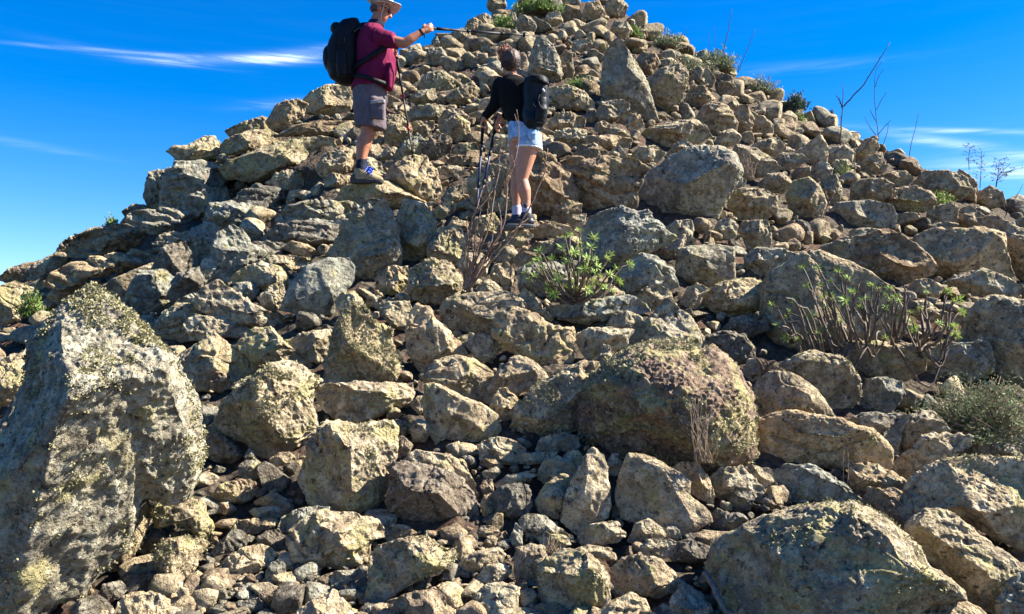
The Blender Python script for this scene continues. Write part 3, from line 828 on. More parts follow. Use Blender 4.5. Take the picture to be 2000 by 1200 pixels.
R_('fg', .52, '745,440', '630,510 665,455 700,405 720,386 750,383 765,410 775,455 787,500 782,545 762,562 720,562 688,552 680,512', 'large grey leaning stone with lit right edge below the boots of the man', rough=.8)
R_('my', .55, '', '772,432 788,388 830,398 852,435 857,470 852,505 820,518 788,514', 'dark lichen boulder touching the right side of the large leaning stone')
R_('my', .5, '', '833,485 860,445 900,440 918,470 908,510 870,525 838,515')
R_('my', .5, '845,530', '795,570 798,525 830,505 850,506 880,513 907,545 893,585 850,597 808,588', 'rough pitted block left of the base of the bare dry bush', rough=1.1)
R_('my', .5, '', '733,548 760,520 797,520 802,552 780,575 738,577')
R_('mc', .5, '', '888,520 905,495 940,492 960,510 950,540 915,548')
R_('mc', .5, '', '925,590 935,555 955,545 980,560 985,582 955,600')
R_('my', .5, '', '733,602 745,590 800,588 812,620 800,650 765,640')
R_('mc', .5, '828,640', '795,650 800,610 815,592 840,598 852,625 868,640 897,663 915,692 882,700 862,705 832,736 813,720 797,692', 'bent cream rock draped over a black gap in the middle of the slope', rough=.8)
R_('mc', .5, '935,600', '858,602 875,580 920,570 985,568 1015,578 1034,597 1012,622 1002,650 950,660 910,650 880,645 860,627', 'big pale slab just below the base of the bare dry bush', rough=.7)
R_('my', .60, '1070,660', '960,622 975,602 1005,596 1040,610 1080,635 1117,640 1125,665 1122,704 1092,730 1060,720 1010,695 978,680 962,652', 'large pitted tan block with a yellow right end in the centre of the slope')
R_('mc', .5, '', '893,658 920,648 960,655 977,680 962,710 928,700')
R_('mc', .55, '900,725', '826,738 850,705 890,693 930,703 967,725 962,748 947,785 910,785 860,770 833,755', 'rounded tan boulder above the split cream block', rough=.8)
R_('mc', .6, '1010,735', '938,785 955,750 980,715 1005,695 1040,703 1067,730 1078,748 1052,765 1022,765 992,790 958,795', 'domed rock right of the rounded tan boulder', rough=.9)
R_('mo', .58, '1080,775', '998,835 1010,790 1040,760 1080,735 1130,708 1172,708 1184,735 1162,765 1142,795 1132,845 1092,856 1050,858 1015,846', 'big tan boulder with a lichen-spotted lower right side, left of the great knobbly boulder')
R_('fo', .5, '', '956,793 975,758 990,756 1020,785 1012,814 987,826 963,813')
R_('fc', .52, '868,800', '826,795 829,750 850,748 880,763 915,780 940,788 972,810 979,842 952,862 910,866 870,858 850,870 833,835', 'cream block with a sharp vertical edge and a broad lit face, above the dark gap', rough=.6)
R_('mc', .5, '', '800,790 815,772 832,775 834,800 820,812')
# ---- around the hikers
R_('my', .6, '745,372', '650,395 668,364 700,354 720,352 760,354 792,372 832,392 815,410 750,408 700,406 662,408', 'lumpy lichen rock on which the man stands')
R_('my', .55, '820,345', '748,352 765,325 800,308 830,304 852,330 863,372 853,395 820,390 785,375', 'pale tan boulder just right of the boots of the man')
R_('mg', .5, '800,290', '763,310 790,275 815,260 832,275 827,297 800,320 773,322', 'pointed grey rock beside the tip of the lowered pole of the man')
R_('my', .55, '', '748,252 760,226 785,223 805,245 803,275 780,287 752,282', 'round lichen boulder behind the knee of the man')
R_('fc', .5, '', '798,255 808,237 848,236 850,250 832,268 808,268')
R_('my', .6, '', '858,252 870,235 895,225 918,240 920,264 902,279 868,278', 'round mossy boulder midway between the two hikers')
R_('fb', .5, '', '826,293 840,268 865,260 885,272 882,298 850,312 830,309')
R_('mc', .45, '', '853,238 868,215 890,210 915,226 912,240 885,238 865,250')
R_('my', .5, '', '793,200 812,178 850,173 857,195 832,209')
R_('fy', .5, '', '798,235 805,208 850,203 888,212 870,225 850,238 820,244')
R_('my', .5, '', '865,192 890,175 922,158 937,175 927,200 893,210')
R_('my', .55, '845,155', '812,170 835,143 862,138 895,155 890,170 862,182 828,184', 'grey-tan boulder on the slope right of the belly of the man')
R_('mc', .5, '', '862,155 880,138 910,148 925,162 905,172 885,168')
R_('fy', .5, '', '912,352 935,325 965,318 990,330 984,362 972,404 957,428 930,424 916,385', 'upright yellowish rock behind the two lowered poles of the woman')
R_('fc', .5, '', '943,282 962,262 995,264 997,294 958,300')
R_('fo', .4, '', '878,300 895,280 930,278 935,292 905,304')
R_('fc', .4, '', '860,328 875,322 905,326 908,342 880,348 862,342')
R_('fb', .4, '', '868,322 880,306 905,302 925,306 920,322 890,326')
R_('fc', .5, '', '860,388 875,368 902,360 908,380 888,404 863,404')
R_('fc', .5, '', '848,412 862,395 888,395 890,412 868,430 852,428')
R_('fc', .5, '', '870,448 885,422 912,434 920,448 895,458')
R_('my', .5, '', '913,438 930,425 965,416 980,435 972,460 923,464', 'tan block at the foot of the poles of the woman')
R_('my', .5, '', '700,320 715,305 745,315 752,338 730,352 705,346')
R_('mc', .5, '', '745,300 755,285 775,292 768,312 750,314')
R_('my', .5, '', '795,225 800,212 830,212 840,228 825,240 800,240')
# ---- left outcrop
R_('my', .5, '560,298', '433,338 450,320 500,298 560,275 610,260 652,260 658,287 638,314 600,330 560,336 520,352 490,360 453,354', 'long overhanging ledge rock with a dark underside left of the man', rough=.9)
R_('my', .5, '380,292', '328,300 343,287 368,284 395,264 417,264 432,280 430,303 400,313 360,318 344,330 346,312', 'beak-shaped rock jutting left on the skyline', rough=.8)
R_('mg', .6, '385,345', '314,415 322,350 345,322 390,313 430,318 443,350 422,385 400,412 360,425 325,425', 'massive shaded outcrop block under the beak-shaped skyline rock')
R_('mg', .5, '315,345', '281,388 290,338 310,332 335,331 333,370 322,412 295,410', 'dark upright block at the left end of the outcrop on the skyline')
R_('my', .5, '', '424,300 440,275 480,256 520,248 548,260 543,285 490,300 450,305')
R_('my', .5, '', '440,262 470,242 510,226 540,232 535,250 490,262 455,275')
R_('my', .5, '', '520,240 545,202 580,193 602,200 592,228 560,250 532,264')
R_('my', .5, '', '588,205 605,180 640,166 670,163 692,185 682,220 640,230 598,222', 'crumbly lichen crag on the skyline below the backpack of the man')
R_('mo', .4, '620,240', '540,272 570,248 630,236 690,232 695,250 660,264 600,268', 'long flat tan ledge behind the calf of the man')
R_('my', .5, '', '520,360 540,340 560,333 612,330 624,350 602,370 548,376')
R_('mc', .55, '', '615,332 635,300 665,284 687,290 688,325 667,350 633,354', 'round-topped pale boulder directly left of the boots of the man')
R_('my', .5, '', '630,352 650,338 690,345 695,362 660,372 635,368')
R_('mg', .55, '', '350,425 370,385 410,368 442,362 450,388 422,415 385,428')
R_('md', .6, '490,385', '440,415 465,380 500,360 545,365 560,385 540,410 490,425 455,425', rough=1.1, strata=.5)
R_('mg', .5, '620,398', '535,425 560,402 620,390 692,390 705,412 662,432 590,440 545,448', 'low banded ledge in the shade left of the large leaning stone', strata=.8)
R_('md', .5, '580,445', '505,475 538,440 600,430 662,436 660,470 610,486 548,492', strata=.8)
R_('mg', .6, '440,420', '395,450 410,400 450,392 500,400 505,430 470,450 420,460')
R_('mg', .6, '385,465', '345,510 375,445 410,430 430,455 425,500 385,520')
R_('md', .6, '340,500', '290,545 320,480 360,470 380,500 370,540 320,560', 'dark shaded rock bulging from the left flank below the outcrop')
R_('mg', .6, '300,560', '240,600 270,530 320,525 345,550 335,600 280,620')
R_('md', .6, '', '325,580 345,535 385,520 400,550 385,585 345,600')
R_('mg', .6, '', '385,560 395,510 425,495 450,510 445,550 415,575')
R_('my', .5, '', '645,440 660,425 690,428 690,450 665,460')
R_('mo', .55, '92,520', '50,548 68,515 100,497 118,489 134,500 130,535 100,552', 'brown block on the far left rocky shelf')
R_('mb', .5, '', '-5,552 18,525 50,511 82,506 66,542 40,556', 'dark low rock at the left end of the skyline')
R_('my', .5, '', '-20,610 0,560 30,546 60,560 66,590 40,625 0,640', 'rough lichen hummock at the left edge behind the small green bush')
R_('my', .5, '', '95,585 110,560 145,548 170,556 160,575 120,600')
R_('mb', .5, '', '238,415 262,398 290,400 296,416 270,428 245,428')
R_('mo', .30, '', '112,505 125,482 150,464 190,446 250,430 318,420 335,438 305,468 225,490 160,508', 'long layered bedrock shelf under the far left skyline', strata=1.6)
R_('mo', .30, '', '95,560 120,528 180,502 260,486 335,474 330,500 260,522 180,548 120,575', 'lower layered bedrock shelf on the far left, stepping down to the left', strata=1.6)
R_('fo', .28, '', '185,572 225,545 290,512 318,512 300,545 240,590 200,598', 'smooth sunlit slab sloping left, half in a long shadow', rough=.5)
R_('mg', .35, '', '240,440 262,415 330,405 400,412 420,430 380,455 300,458', strata=1.4)
R_('mo', .35, '', '300,478 320,455 380,448 410,458 380,490 330,498', strata=1.2)
R_('md', .35, '', '440,520 470,480 520,470 560,475 540,505 480,530', strata=1.2)
R_('mg', .35, '', '640,470 590,470 560,440 620,425 660,432', strata=1.2)
# ---- top of the hill
R_('fg', .6, '1030,48', '1006,48 1015,28 1035,33 1049,50 1041,68 1014,64', 'dark-faced block near the summit right of the higher green tuft')
R_('mc', .5, '', '925,52 930,32 950,26 966,38 960,60 928,62')
R_('mc', .5, '', '1060,42 1070,25 1092,22 1101,40 1090,52 1068,52')
R_('mc', .5, '', '950,12 955,-4 985,-6 990,12 985,24 960,26', 'upright stone on the summit skyline left of the green patch')
R_('mc', .5, '', '1115,95 1120,78 1150,74 1160,90 1150,104 1122,105')
R_('mo', .5, '', '905,60 915,40 930,34 945,48 940,66 915,70')
R_('mc', .5, '', '985,50 992,28 1006,24 1012,42 1004,56')
R_('mb', .5, '', '1095,28 1108,10 1130,14 1138,34 1120,44 1102,42')
R_('mo', .5, '', '1135,30 1145,5 1170,2 1180,22 1170,45 1145,46')
R_('mc', .5, '', '1180,15 1190,-6 1212,-6 1228,14 1220,34 1192,36', 'topmost lump of rock where the right skyline begins to fall')
R_('mg', .5, '', '828,118 838,95 862,92 875,110 868,126 840,128')
R_('mc', .5, '', '868,75 890,58 912,55 925,72 912,84 880,86')
R_('mc', .5, '', '1190,60 1200,40 1225,42 1236,62 1222,76 1198,74')


# ---------------------------------------------------------------- words for the stones without a sentence of their own
LANDMARKS = [  # (u, v, phrase)
    (235, 850, 'the huge standing stone'), (1310, 780, 'the great knobbly lichen boulder'), (1620, 1080, 'the huge domed boulder'),
    (845, 965, 'the dark fronted slab'), (680, 905, 'the grey-green notched block'), (1285, 960, 'the smooth-faced cream block'),
    (655, 1060, 'the brown-topped slab'), (1125, 1130, 'the chunky lichen-topped block'), (1120, 530, 'the green shrub'),
    (1690, 610, 'the sprawling right shrub'), (1880, 780, 'the grey-green bush'), (1345, 355, 'the big dome-shaped boulder'),
    (725, 470, 'the large leaning stone'), (715, 300, 'the lower leg of the man'), (1018, 360, 'the legs of the woman'),
    (1230, 155, 'the tallest upper standing stone'), (1065, 120, 'the stone behind the woman'), (1300, 180, 'the leaning lichen-bottomed stone'),
    (1685, 418, 'the long squared block'), (1575, 390, 'the greenish round boulder'), (620, 560, 'the flat tilted grey slab'),
    (710, 680, 'the tall shaggy rock'), (525, 800, 'the rough peaked boulder'), (1040, 660, 'the pitted centre block'),
    (900, 810, 'the sharp-edged cream block'), (1180, 465, 'the grey angular boulder'), (1610, 860, 'the broad tan boulder'),
    (380, 370, 'the massive outcrop block'), (550, 310, 'the overhanging ledge rock'), (1880, 490, 'the block with pitted left face'),
    (1050, 10, 'the summit green patch'), (980, 45, 'the lower summit tuft'), (1640, 220, 'the forked bare stem'), (1930, 970, 'the long low boulder'),
    (1155, 960, 'the tall round-topped slab'), (1900, 340, 'the feathery skyline plants'), (460, 490, 'the split standing rock'),
    (800, 640, 'the bent cream rock'), (930, 520, 'the bare dry bush'), (1600, 590, 'the very big smooth boulder')]
TONEW = {'c': 'cream', 'g': 'grey', 'y': 'lichened', 'd': 'dark', 'b': 'brown', 'o': 'tan', 'p': 'purplish', 'w': 'whitish', 'k': 'dark'}
used_labels = set()


def where(u, v, l):
    du, dv = u - l[0], v - l[1]
    ang = math.degrees(math.atan2(-dv, du)) % 360
    names = ['right of', 'above right of', 'above', 'above left of', 'left of', 'below left of', 'below', 'below right of']
    return names[int(((ang + 22.5) % 360) // 45)]


def describe(u, v, w, h, tone, noun='rock'):
    sz = max(w, h)
    size = 'tiny' if sz < 28 else 'small' if sz < 55 else 'medium' if sz < 100 else 'large'
    form = 'flat' if w > 1.9 * h else 'upright' if h > 1.25 * w else 'angular' if tone in 'cdgb' else 'rounded'
    ls = sorted(LANDMARKS, key=lambda l: math.hypot(u - l[0], v - l[1]))
    a, b, c = ls[:3]
    opts = ['%s %s %s %s %s %s' % (size, form, TONEW[tone], noun, where(u, v, a), a[2])]
    for x in (b, c, ls[3], ls[4]):
        opts.append(opts[0] + ', %s %s' % (where(u, v, x), x[2]))
    for t in opts:
        if t not in used_labels and len(t.split()) <= 16:
            used_labels.add(t); return t
    for dist in ('close', 'a little away', 'farther off', 'farthest off', 'nearest the camera', 'higher up'):
        t = '%s %s %s %s, %s, %s %s' % (size, form, TONEW[tone], noun, dist, where(u, v, a), a[2])
        if t not in used_labels and len(t.split()) <= 16:
            used_labels.add(t); return t
    for x in ls[1:9]:
        t = '%s %s %s %s, %s %s' % (size, form, TONEW[tone], noun, where(u, v, x), x[2])
        if t not in used_labels and len(t.split()) <= 16:
            used_labels.add(t); return t
    used_labels.add(opts[0]); return opts[0]


MASK = np.zeros((300, 500), dtype=bool)       # where a surveyed stone already stands (4 px cells)


def mask_poly(po):
    p = np.array(po) / 4.0
    x0, y0 = np.floor(p.min(0)).astype(int); x1, y1 = np.ceil(p.max(0)).astype(int)
    x0 = max(x0, 0); y0 = max(y0, 0); x1 = min(x1, 499); y1 = min(y1, 299)
    if x1 < x0 or y1 < y0: return
    X, Y = np.meshgrid(np.arange(x0, x1 + 1) + .5, np.arange(y0, y1 + 1) + .5)
    ins = np.zeros(X.shape, bool)
    n = len(p)
    for k in range(n):
        xa, ya = p[k]; xb, yb = p[(k + 1) % n]
        c = ((ya > Y) != (yb > Y)) & (X < (xb - xa) * (Y - ya) / ((yb - ya) if yb != ya else 1e-9) + xa)
        ins ^= c
    MASK[y0:y1 + 1, x0:x1 + 1] |= ins


ROCK_DEPTH = {}
def build_rocks():
    for i, (st, th, ap, po, label, kw) in enumerate(ROCKS):
        P = np.array(po)
        x0, y0 = P.min(0); x1, y1 = P.max(0)
        cu, cv = P.mean(0)
        rs = random.Random(i * 31 + 5)
        if ap is None:
            ap = (cu + (x1 - x0) * rs.uniform(-.16, .14), cv - (y1 - y0) * rs.uniform(0.0, .2))
        # the stone rests where its foot meets the hill
        vb = y1 - .12 * (y1 - y0)
        d = float(depth_at(np.array([min(max(cu, -300), 2400)]), np.array([min(vb, 1235.0)]))[0])
        area = .5 * abs(np.sum(P[:, 0] * np.roll(P[:, 1], -1) - P[:, 1] * np.roll(P[:, 0], -1)))
        T = th * math.sqrt(area) * d / F
        d += .20 * T
        ROCK_DEPTH[label or i] = d
        k2 = dict(kw)
        W, faces, Lc = build_rock(po, ap, d, st, th, seed=1000 + i * 7, **k2)
        mask_poly(po)
        base = pt(cu, y1, d)
        c = TONE[st[1]]
        j = rs.uniform(.88, 1.12); w = rs.uniform(-.05, .05)
        tint = (c[0] * j * (1 + w), c[1] * j, c[2] * j * (1 - w), min(max(c[3] + rs.uniform(-.2, .2), -.4), 1.1))
        if P[:, 1].mean() < 260: tint = (tint[0] * .92, tint[1] * .9, tint[2] * .88, tint[3] * .7)
        me = np_mesh('rock', W - base, faces, ROCK, tint)
        o = link('rock', me, loc=base)
        if label: used_labels.add(label)
        tag(o, label or describe(cu, cv, x1 - x0, y1 - y0, st[1]), 'rock', 'rocks piled on the hillside')
    return len(ROCKS)


N_TRACED = build_rocks()

# ---------------------------------------------------------------- loose stones between them
def loose_stone(rs, lvl):
    dirs, faces = ICO[lvl]
    n = rs.normal(size=(9, 3)); n /= np.linalg.norm(n, axis=1)[:, None]
    dd = rs.uniform(.50, 1.0, 9)
    cosv = np.maximum(dirs @ n.T, 1e-3)
    r = np.minimum((dd[None] / cosv), 1.25)
    # soft minimum
    k = 60.0
    r = -np.log(np.exp(-k * r).sum(1)) / k
    P = dirs * r[:, None]
    P += dirs * (-.035 * np.abs(noise3(P * 2.3 + rs.uniform(-40, 40, 3))) + (.030 * noise3(P * 6 + rs.uniform(-40, 40, 3)) if lvl > 2 else 0))[:, None]
    return P, faces


def scatter():
    rs = np.random.RandomState(42)
    cand = []
    bands = [  # (n, vmin, vmax in picture, size px lo, hi, power)
        (9000, -20, 330, 8, 44, 2.0), (6500, 250, 620, 9, 50, 2.1), (1900, 560, 900, 10, 50, 2.0), (2800, 880, 1260, 10, 64, 2.0)]
    for n, v0, v1, s0, s1, pw in bands:
        for _ in range(n):
            u = rs.uniform(-60, 2060); v = rs.uniform(v0, v1)
            S = np.interp(u, SIL_U, SIL_V)
            if v < S - 1 + rs.uniform(0, 4): continue
            s = s0 + (s1 - s0) * rs.rand() ** pw
            cand.append((s, u, v))
    # dense gravel at the foot of the left standing stone
    for _ in range(900):
        u = rs.uniform(330, 1100); v = rs.uniform(1040, 1240)
        cand.append((rs.uniform(5, 16), u, v))
    # left shelf of broken flat stones
    for _ in range(700):
        u = rs.uniform(-20, 460); v = rs.uniform(400, 600)
        if v < np.interp(u, SIL_U, SIL_V): continue
        cand.append((7 + 16 * rs.rand() ** 1.8, u, v))
    cand.sort(key=lambda t: -t[0])
    occ = MASK.copy()
    out = []
    for s, u, v in cand:
        gx, gy = int(u // 4), int(v // 4)
        inside = 0 <= gx < 500 and 0 <= gy < 300
        r = max(int(s * .5 / 4), 0)
        if inside:
            a = occ[max(gy - r, 0):gy + r + 1, max(gx - r, 0):gx + r + 1]
            if a.size and a.mean() > (.36 if s > 16 else .55): continue
            if s > 12: occ[max(gy - r // 2, 0):gy + r // 2 + 1, max(gx - r // 2, 0):gx + r // 2 + 1] = True
        out.append((s, u, v))
    return out, rs


def build_loose():
    items, rs = scatter()
    n_ind = 300 - N_TRACED
    VV, FF, TT, off = [], [], [], 0
    arr = np.array(items)
    dep = depth_at(arr[:, 1], arr[:, 2])
    order_ind = 0
    for k, (s, u, v) in enumerate(items):
        d = dep[k]
        c = pt(u, v, d)
        size = s * d / F
        vis = -5 < u < 2005 and v < 1205
        ind = vis and order_ind < n_ind
        lvl = 4 if ind else 3 if s > 13 else 2
        P, faces = loose_stone(rs, lvl)
        left = u < 470 and 390 < v < 600
        fl = rs.uniform(.4, .7) if left or rs.rand() < .3 else rs.uniform(.55, .95)
        P = P * np.array([rs.uniform(.8, 1.2), rs.uniform(.7, 1.1), fl]) * size * .62
        # random turn about the vertical, tipped with the slope
        a = rs.uniform(0, 6.28); t = rs.uniform(-.35, .35) ; t2 = rs.uniform(-.35, .35)
        Rm = np.array((Matrix.Rotation(a, 3, 'Z') @ Matrix.Rotation(t, 3, 'X') @ Matrix.Rotation(t2, 3, 'Y')))
        P = P @ Rm.T
        tone = rs.choice(list('cccyyobgdb')) if v > 300 else rs.choice(list('ccoobbyg'))
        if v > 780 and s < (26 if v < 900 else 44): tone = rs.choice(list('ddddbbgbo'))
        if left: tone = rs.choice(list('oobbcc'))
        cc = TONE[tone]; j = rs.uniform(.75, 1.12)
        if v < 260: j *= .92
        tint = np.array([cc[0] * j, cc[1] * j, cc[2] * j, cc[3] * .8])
        if ind:
            order_ind += 1
            me = np_mesh('rock', P, faces, ROCK, tint)
            o = link('rock', me, loc=c)
            tag(o, describe(u, v, s * 1.2, s, tone, 'stone'), 'rock', 'rocks piled on the hillside')
        else:
            VV.append(P + c); FF.append(faces + off); off += len(P)
            TT.append(np.tile(tint, (len(P), 1)))
    me = np_mesh('rubble', np.concatenate(VV), np.concatenate(FF), ROCK, np.concatenate(TT))
    o = link('rubble', me); o['kind'] = 'stuff'
    tag(o, 'loose rubble and small stones filling the gaps between the rocks', 'rubble')
    print('loose', len(items), 'verts', off)


build_loose()

# ---------------------------------------------------------------- tubes, blades and leaves
def tube_arrays(pts, rad, sides=6, off=0):
    """one tapered closed tube along pts; returns verts, tris"""
    pts = np.array(pts, float); n = len(pts)
    rad = np.interp(np.linspace(0, 1, n), np.linspace(0, 1, len(rad)), rad) if len(rad) != n else np.array(rad)
    t = np.gradient(pts, axis=0); t /= np.linalg.norm(t, axis=1)[:, None] + 1e-9
    ref = np.array([0.31, -.95, .1]) if abs(t[0][1]) < .8 else np.array([1., 0, 0])
    V = []
    for i in range(n):
        a = np.cross(t[i], ref); a /= np.linalg.norm(a) + 1e-9; b = np.cross(t[i], a)
        th = np.linspace(0, 2 * math.pi, sides, endpoint=False)
        V.append(pts[i] + rad[i] * (np.cos(th)[:, None] * a + np.sin(th)[:, None] * b))
    V = np.concatenate(V + [pts[:1], pts[-1:]])
    T = []
    for i in range(n - 1):
        for k in range(sides):
            p, q = i * sides + k, i * sides + (k + 1) % sides
            T += [(p, q, q + sides), (p, q + sides, p + sides)]
    for k in range(sides):
        T.append((n * sides, (k + 1) % sides, k)); T.append((n * sides + 1, (n - 1) * sides + k, (n - 1) * sides + (k + 1) % sides))
    return V, np.array(T) + off


class Geo:
    def __init__(s): s.v = []; s.f = []; s.n = 0; s.c = []

    def add(s, v, f, col=None):
        s.v.append(np.asarray(v)); s.f.append(np.asarray(f) + s.n); s.n += len(v)
        if col is not None: s.c.append(np.tile(np.array(col), (len(v), 1)))

    def tube(s, pts, rad, sides=6, col=None):
        v, f = tube_arrays(pts, rad, sides); s.add(v, f, col)

    def leaf(s, p, d, w, side, fold=.25, col=None):
        """a narrow folded leaf of two quads (as triangles) from p along d"""
        p = np.asarray(p); d = np.asarray(d)
        L = np.linalg.norm(d); u = d / L
        sd = np.cross(u, side); sd /= np.linalg.norm(sd) + 1e-9
        nn = np.cross(sd, u)
        m = p + d * .55 - nn * L * .04
        v = [p, m + sd * w + nn * w * fold, p + d, m - sd * w + nn * w * fold, m]
        s.add(v, [(0, 1, 4), (1, 2, 4), (0, 4, 3), (4, 2, 3)], col)

    def obj(s, name, mat, parent=None, loc=None, smooth=True):
        V = np.concatenate(s.v); base = np.zeros(3) if loc is None else np.array(loc)
        me = np_mesh(name, V - base, np.concatenate(s.f), mat, np.concatenate(s.c) if s.c else None, smooth)
        o = link(name, me, parent=parent)
        if parent is None: o.location = base
        return o


def empty(name, loc, label, cat, group=None):
    o = link(name, None, loc=loc); o.empty_display_size = .1
    return tag(o, label, cat, group)


def mat_leaf(name, a, b, trans=.25):
    k = NT(name)
    P = k.n('ShaderNodeNewGeometry').outputs['Position']
    n = k.noise(P, 14, 3, .6)
    c = k.mix(k.ramp(n, .35, .65), a, b)
    k.l(c, k.b.inputs['Base Color']); k.b.inputs['Roughness'].default_value = .6
    k.b.inputs['Specular IOR Level'].default_value = .3
    tr = k.n('ShaderNodeBsdfTranslucent'); k.l(c, tr.inputs['Color'])
    mx = k.n('ShaderNodeMixShader'); mx.inputs[0].default_value = trans
    k.l(k.b.outputs[0], mx.inputs[1]); k.l(tr.outputs[0], mx.inputs[2]); k.l(mx.outputs[0], k.out.inputs['Surface'])
    return k.m


M_STEM = mat_plain('succulent_stem', (.15, .11, .08), .7, .3, 30, (.06, .045, .035), .4)
M_TWIG = mat_plain('dry_twig', (.25, .17, .12), .8, .2, 40, (.13, .08, .06), .3)
M_DARKTWIG = mat_plain('dark_dead_stem', (.085, .045, .055), .8, .2, 30, (.04, .03, .03))
M_STRAW = mat_plain('dry_grass', (.30, .23, .16), .8, .2, 30, (.16, .12, .09))
M_LEAF = mat_leaf('fresh_leaf', (.31, .42, .09), (.17, .27, .05))
M_GRASS = mat_leaf('green_tuft', (.16, .24, .05), (.07, .13, .025))
M_GREYLEAF = mat_leaf('grey_green_leaf', (.20, .235, .115), (.085, .11, .055))
M_BLUELEAF = mat_leaf('dark_blue_green_leaf', (.06, .11, .07), (.035, .06, .04))
M_LICHEN = mat_leaf('lichen_tufts', (.33, .305, .165), (.19, .175, .10), .1)


def curve(p, n=14, wob=0.0, rs=None):
    """smooth line through a few points (Catmull-Rom)"""
    p = np.array(p, float)
    if len(p) == 2: p = np.array([p[0], p.mean(0), p[1]])
    q = np.concatenate([[2 * p[0] - p[1]], p, [2 * p[-1] - p[-2]]])
    out = []
    seg = len(p) - 1
    for t in np.linspace(0, seg - 1e-6, n):
        i = int(t); f = t - i
        a, b, c, d = q[i], q[i + 1], q[i + 2], q[i + 3]
        out.append(.5 * ((2 * b) + (c - a) * f + (2 * a - 5 * b + 4 * c - d) * f * f + (3 * b - a - 3 * c + d) * f ** 3))
    out = np.array(out)
    if wob and rs is not None:
        w = rs.normal(size=out.shape) * wob; w[0] = 0; out += w
    return out


def ROSETTE(g, tip, d, L, rs, n=15):
    d = d / (np.linalg.norm(d) + 1e-9)
    a = np.cross(d, [.3, .9, .2]); a /= np.linalg.norm(a); b = np.cross(d, a)
    for k in range(n):
        th = k * 2.4 + rs.uniform(-.2, .2); up = .75 - .95 * k / n
        v = (np.cos(th) * a + np.sin(th) * b) * math.sqrt(1 - min(.9, up * up)) + d * up
        ll = L * rs.uniform(.75, 1.1)
        g.leaf(tip - d * L * .25 * k / n, v * ll, ll * .12, d)


def succulent(base_px, d, tips, label, loc_v=None, seed=3, stem_r=.009, leafL=.052, lift=.35, bare=0.0, bases=None):
    rs = np.random.RandomState(seed)
    B = pt(base_px[0], base_px[1], d)
    root = empty('shrub', B, label, 'shrub')
    g = Geo(); lf = Geo()
    for i, (u, v) in enumerate(tips):
        dy = rs.uniform(-.28, .28) * (1 if abs(u - base_px[0]) < 60 else .7)
        tip = pt(u, v, d + dy)
        b = B if bases is None else pt(*sorted(bases, key=lambda q: abs(q[0] - u) + rs.uniform(0, 90))[0], d)
        st = b + rs.uniform(-.02, .02, 3)
        mid = st + (tip - st) * .45; mid[2] -= abs(tip[0] - st[0]) * .28 * lift / .35; mid[1] -= .03
        m2 = st + (tip - st) * .78 + rs.uniform(-.02, .02, 3); m2[2] -= .012
        c = curve([st, mid, m2, tip], 14, .003, rs)
        g.tube(c, [stem_r, stem_r * .8, stem_r * .55], 6)
        # a side branch or two
        for _q in range(1 + int(rs.rand() < .6)):
            k = rs.randint(4, 9); q = c[k]
            e = q + (tip - q) * rs.uniform(.4, .8) + rs.uniform(-.07, .07, 3); e[2] += .02
            m2 = (q + e) / 2; m2[2] -= .01
            c2 = curve([q, m2, e], 7)
            g.tube(c2, [stem_r * .6, stem_r * .45], 5)
            if rs.rand() > bare: ROSETTE(lf, e, c2[-1] - c2[-3], leafL * .8, rs, 12)
        if rs.rand() > bare: ROSETTE(lf, tip, c[-1] - c[-3], leafL * rs.uniform(.8, 1.15), rs)
    mB = B
    o = g.obj('stem', M_STEM, root, mB)
    o2 = lf.obj('foliage', M_LEAF, root, mB, smooth=False)
    return root


def dd(u, v, extra=0.0):
    return float(depth_at(np.array([u]), np.array([v]))[0]) + extra


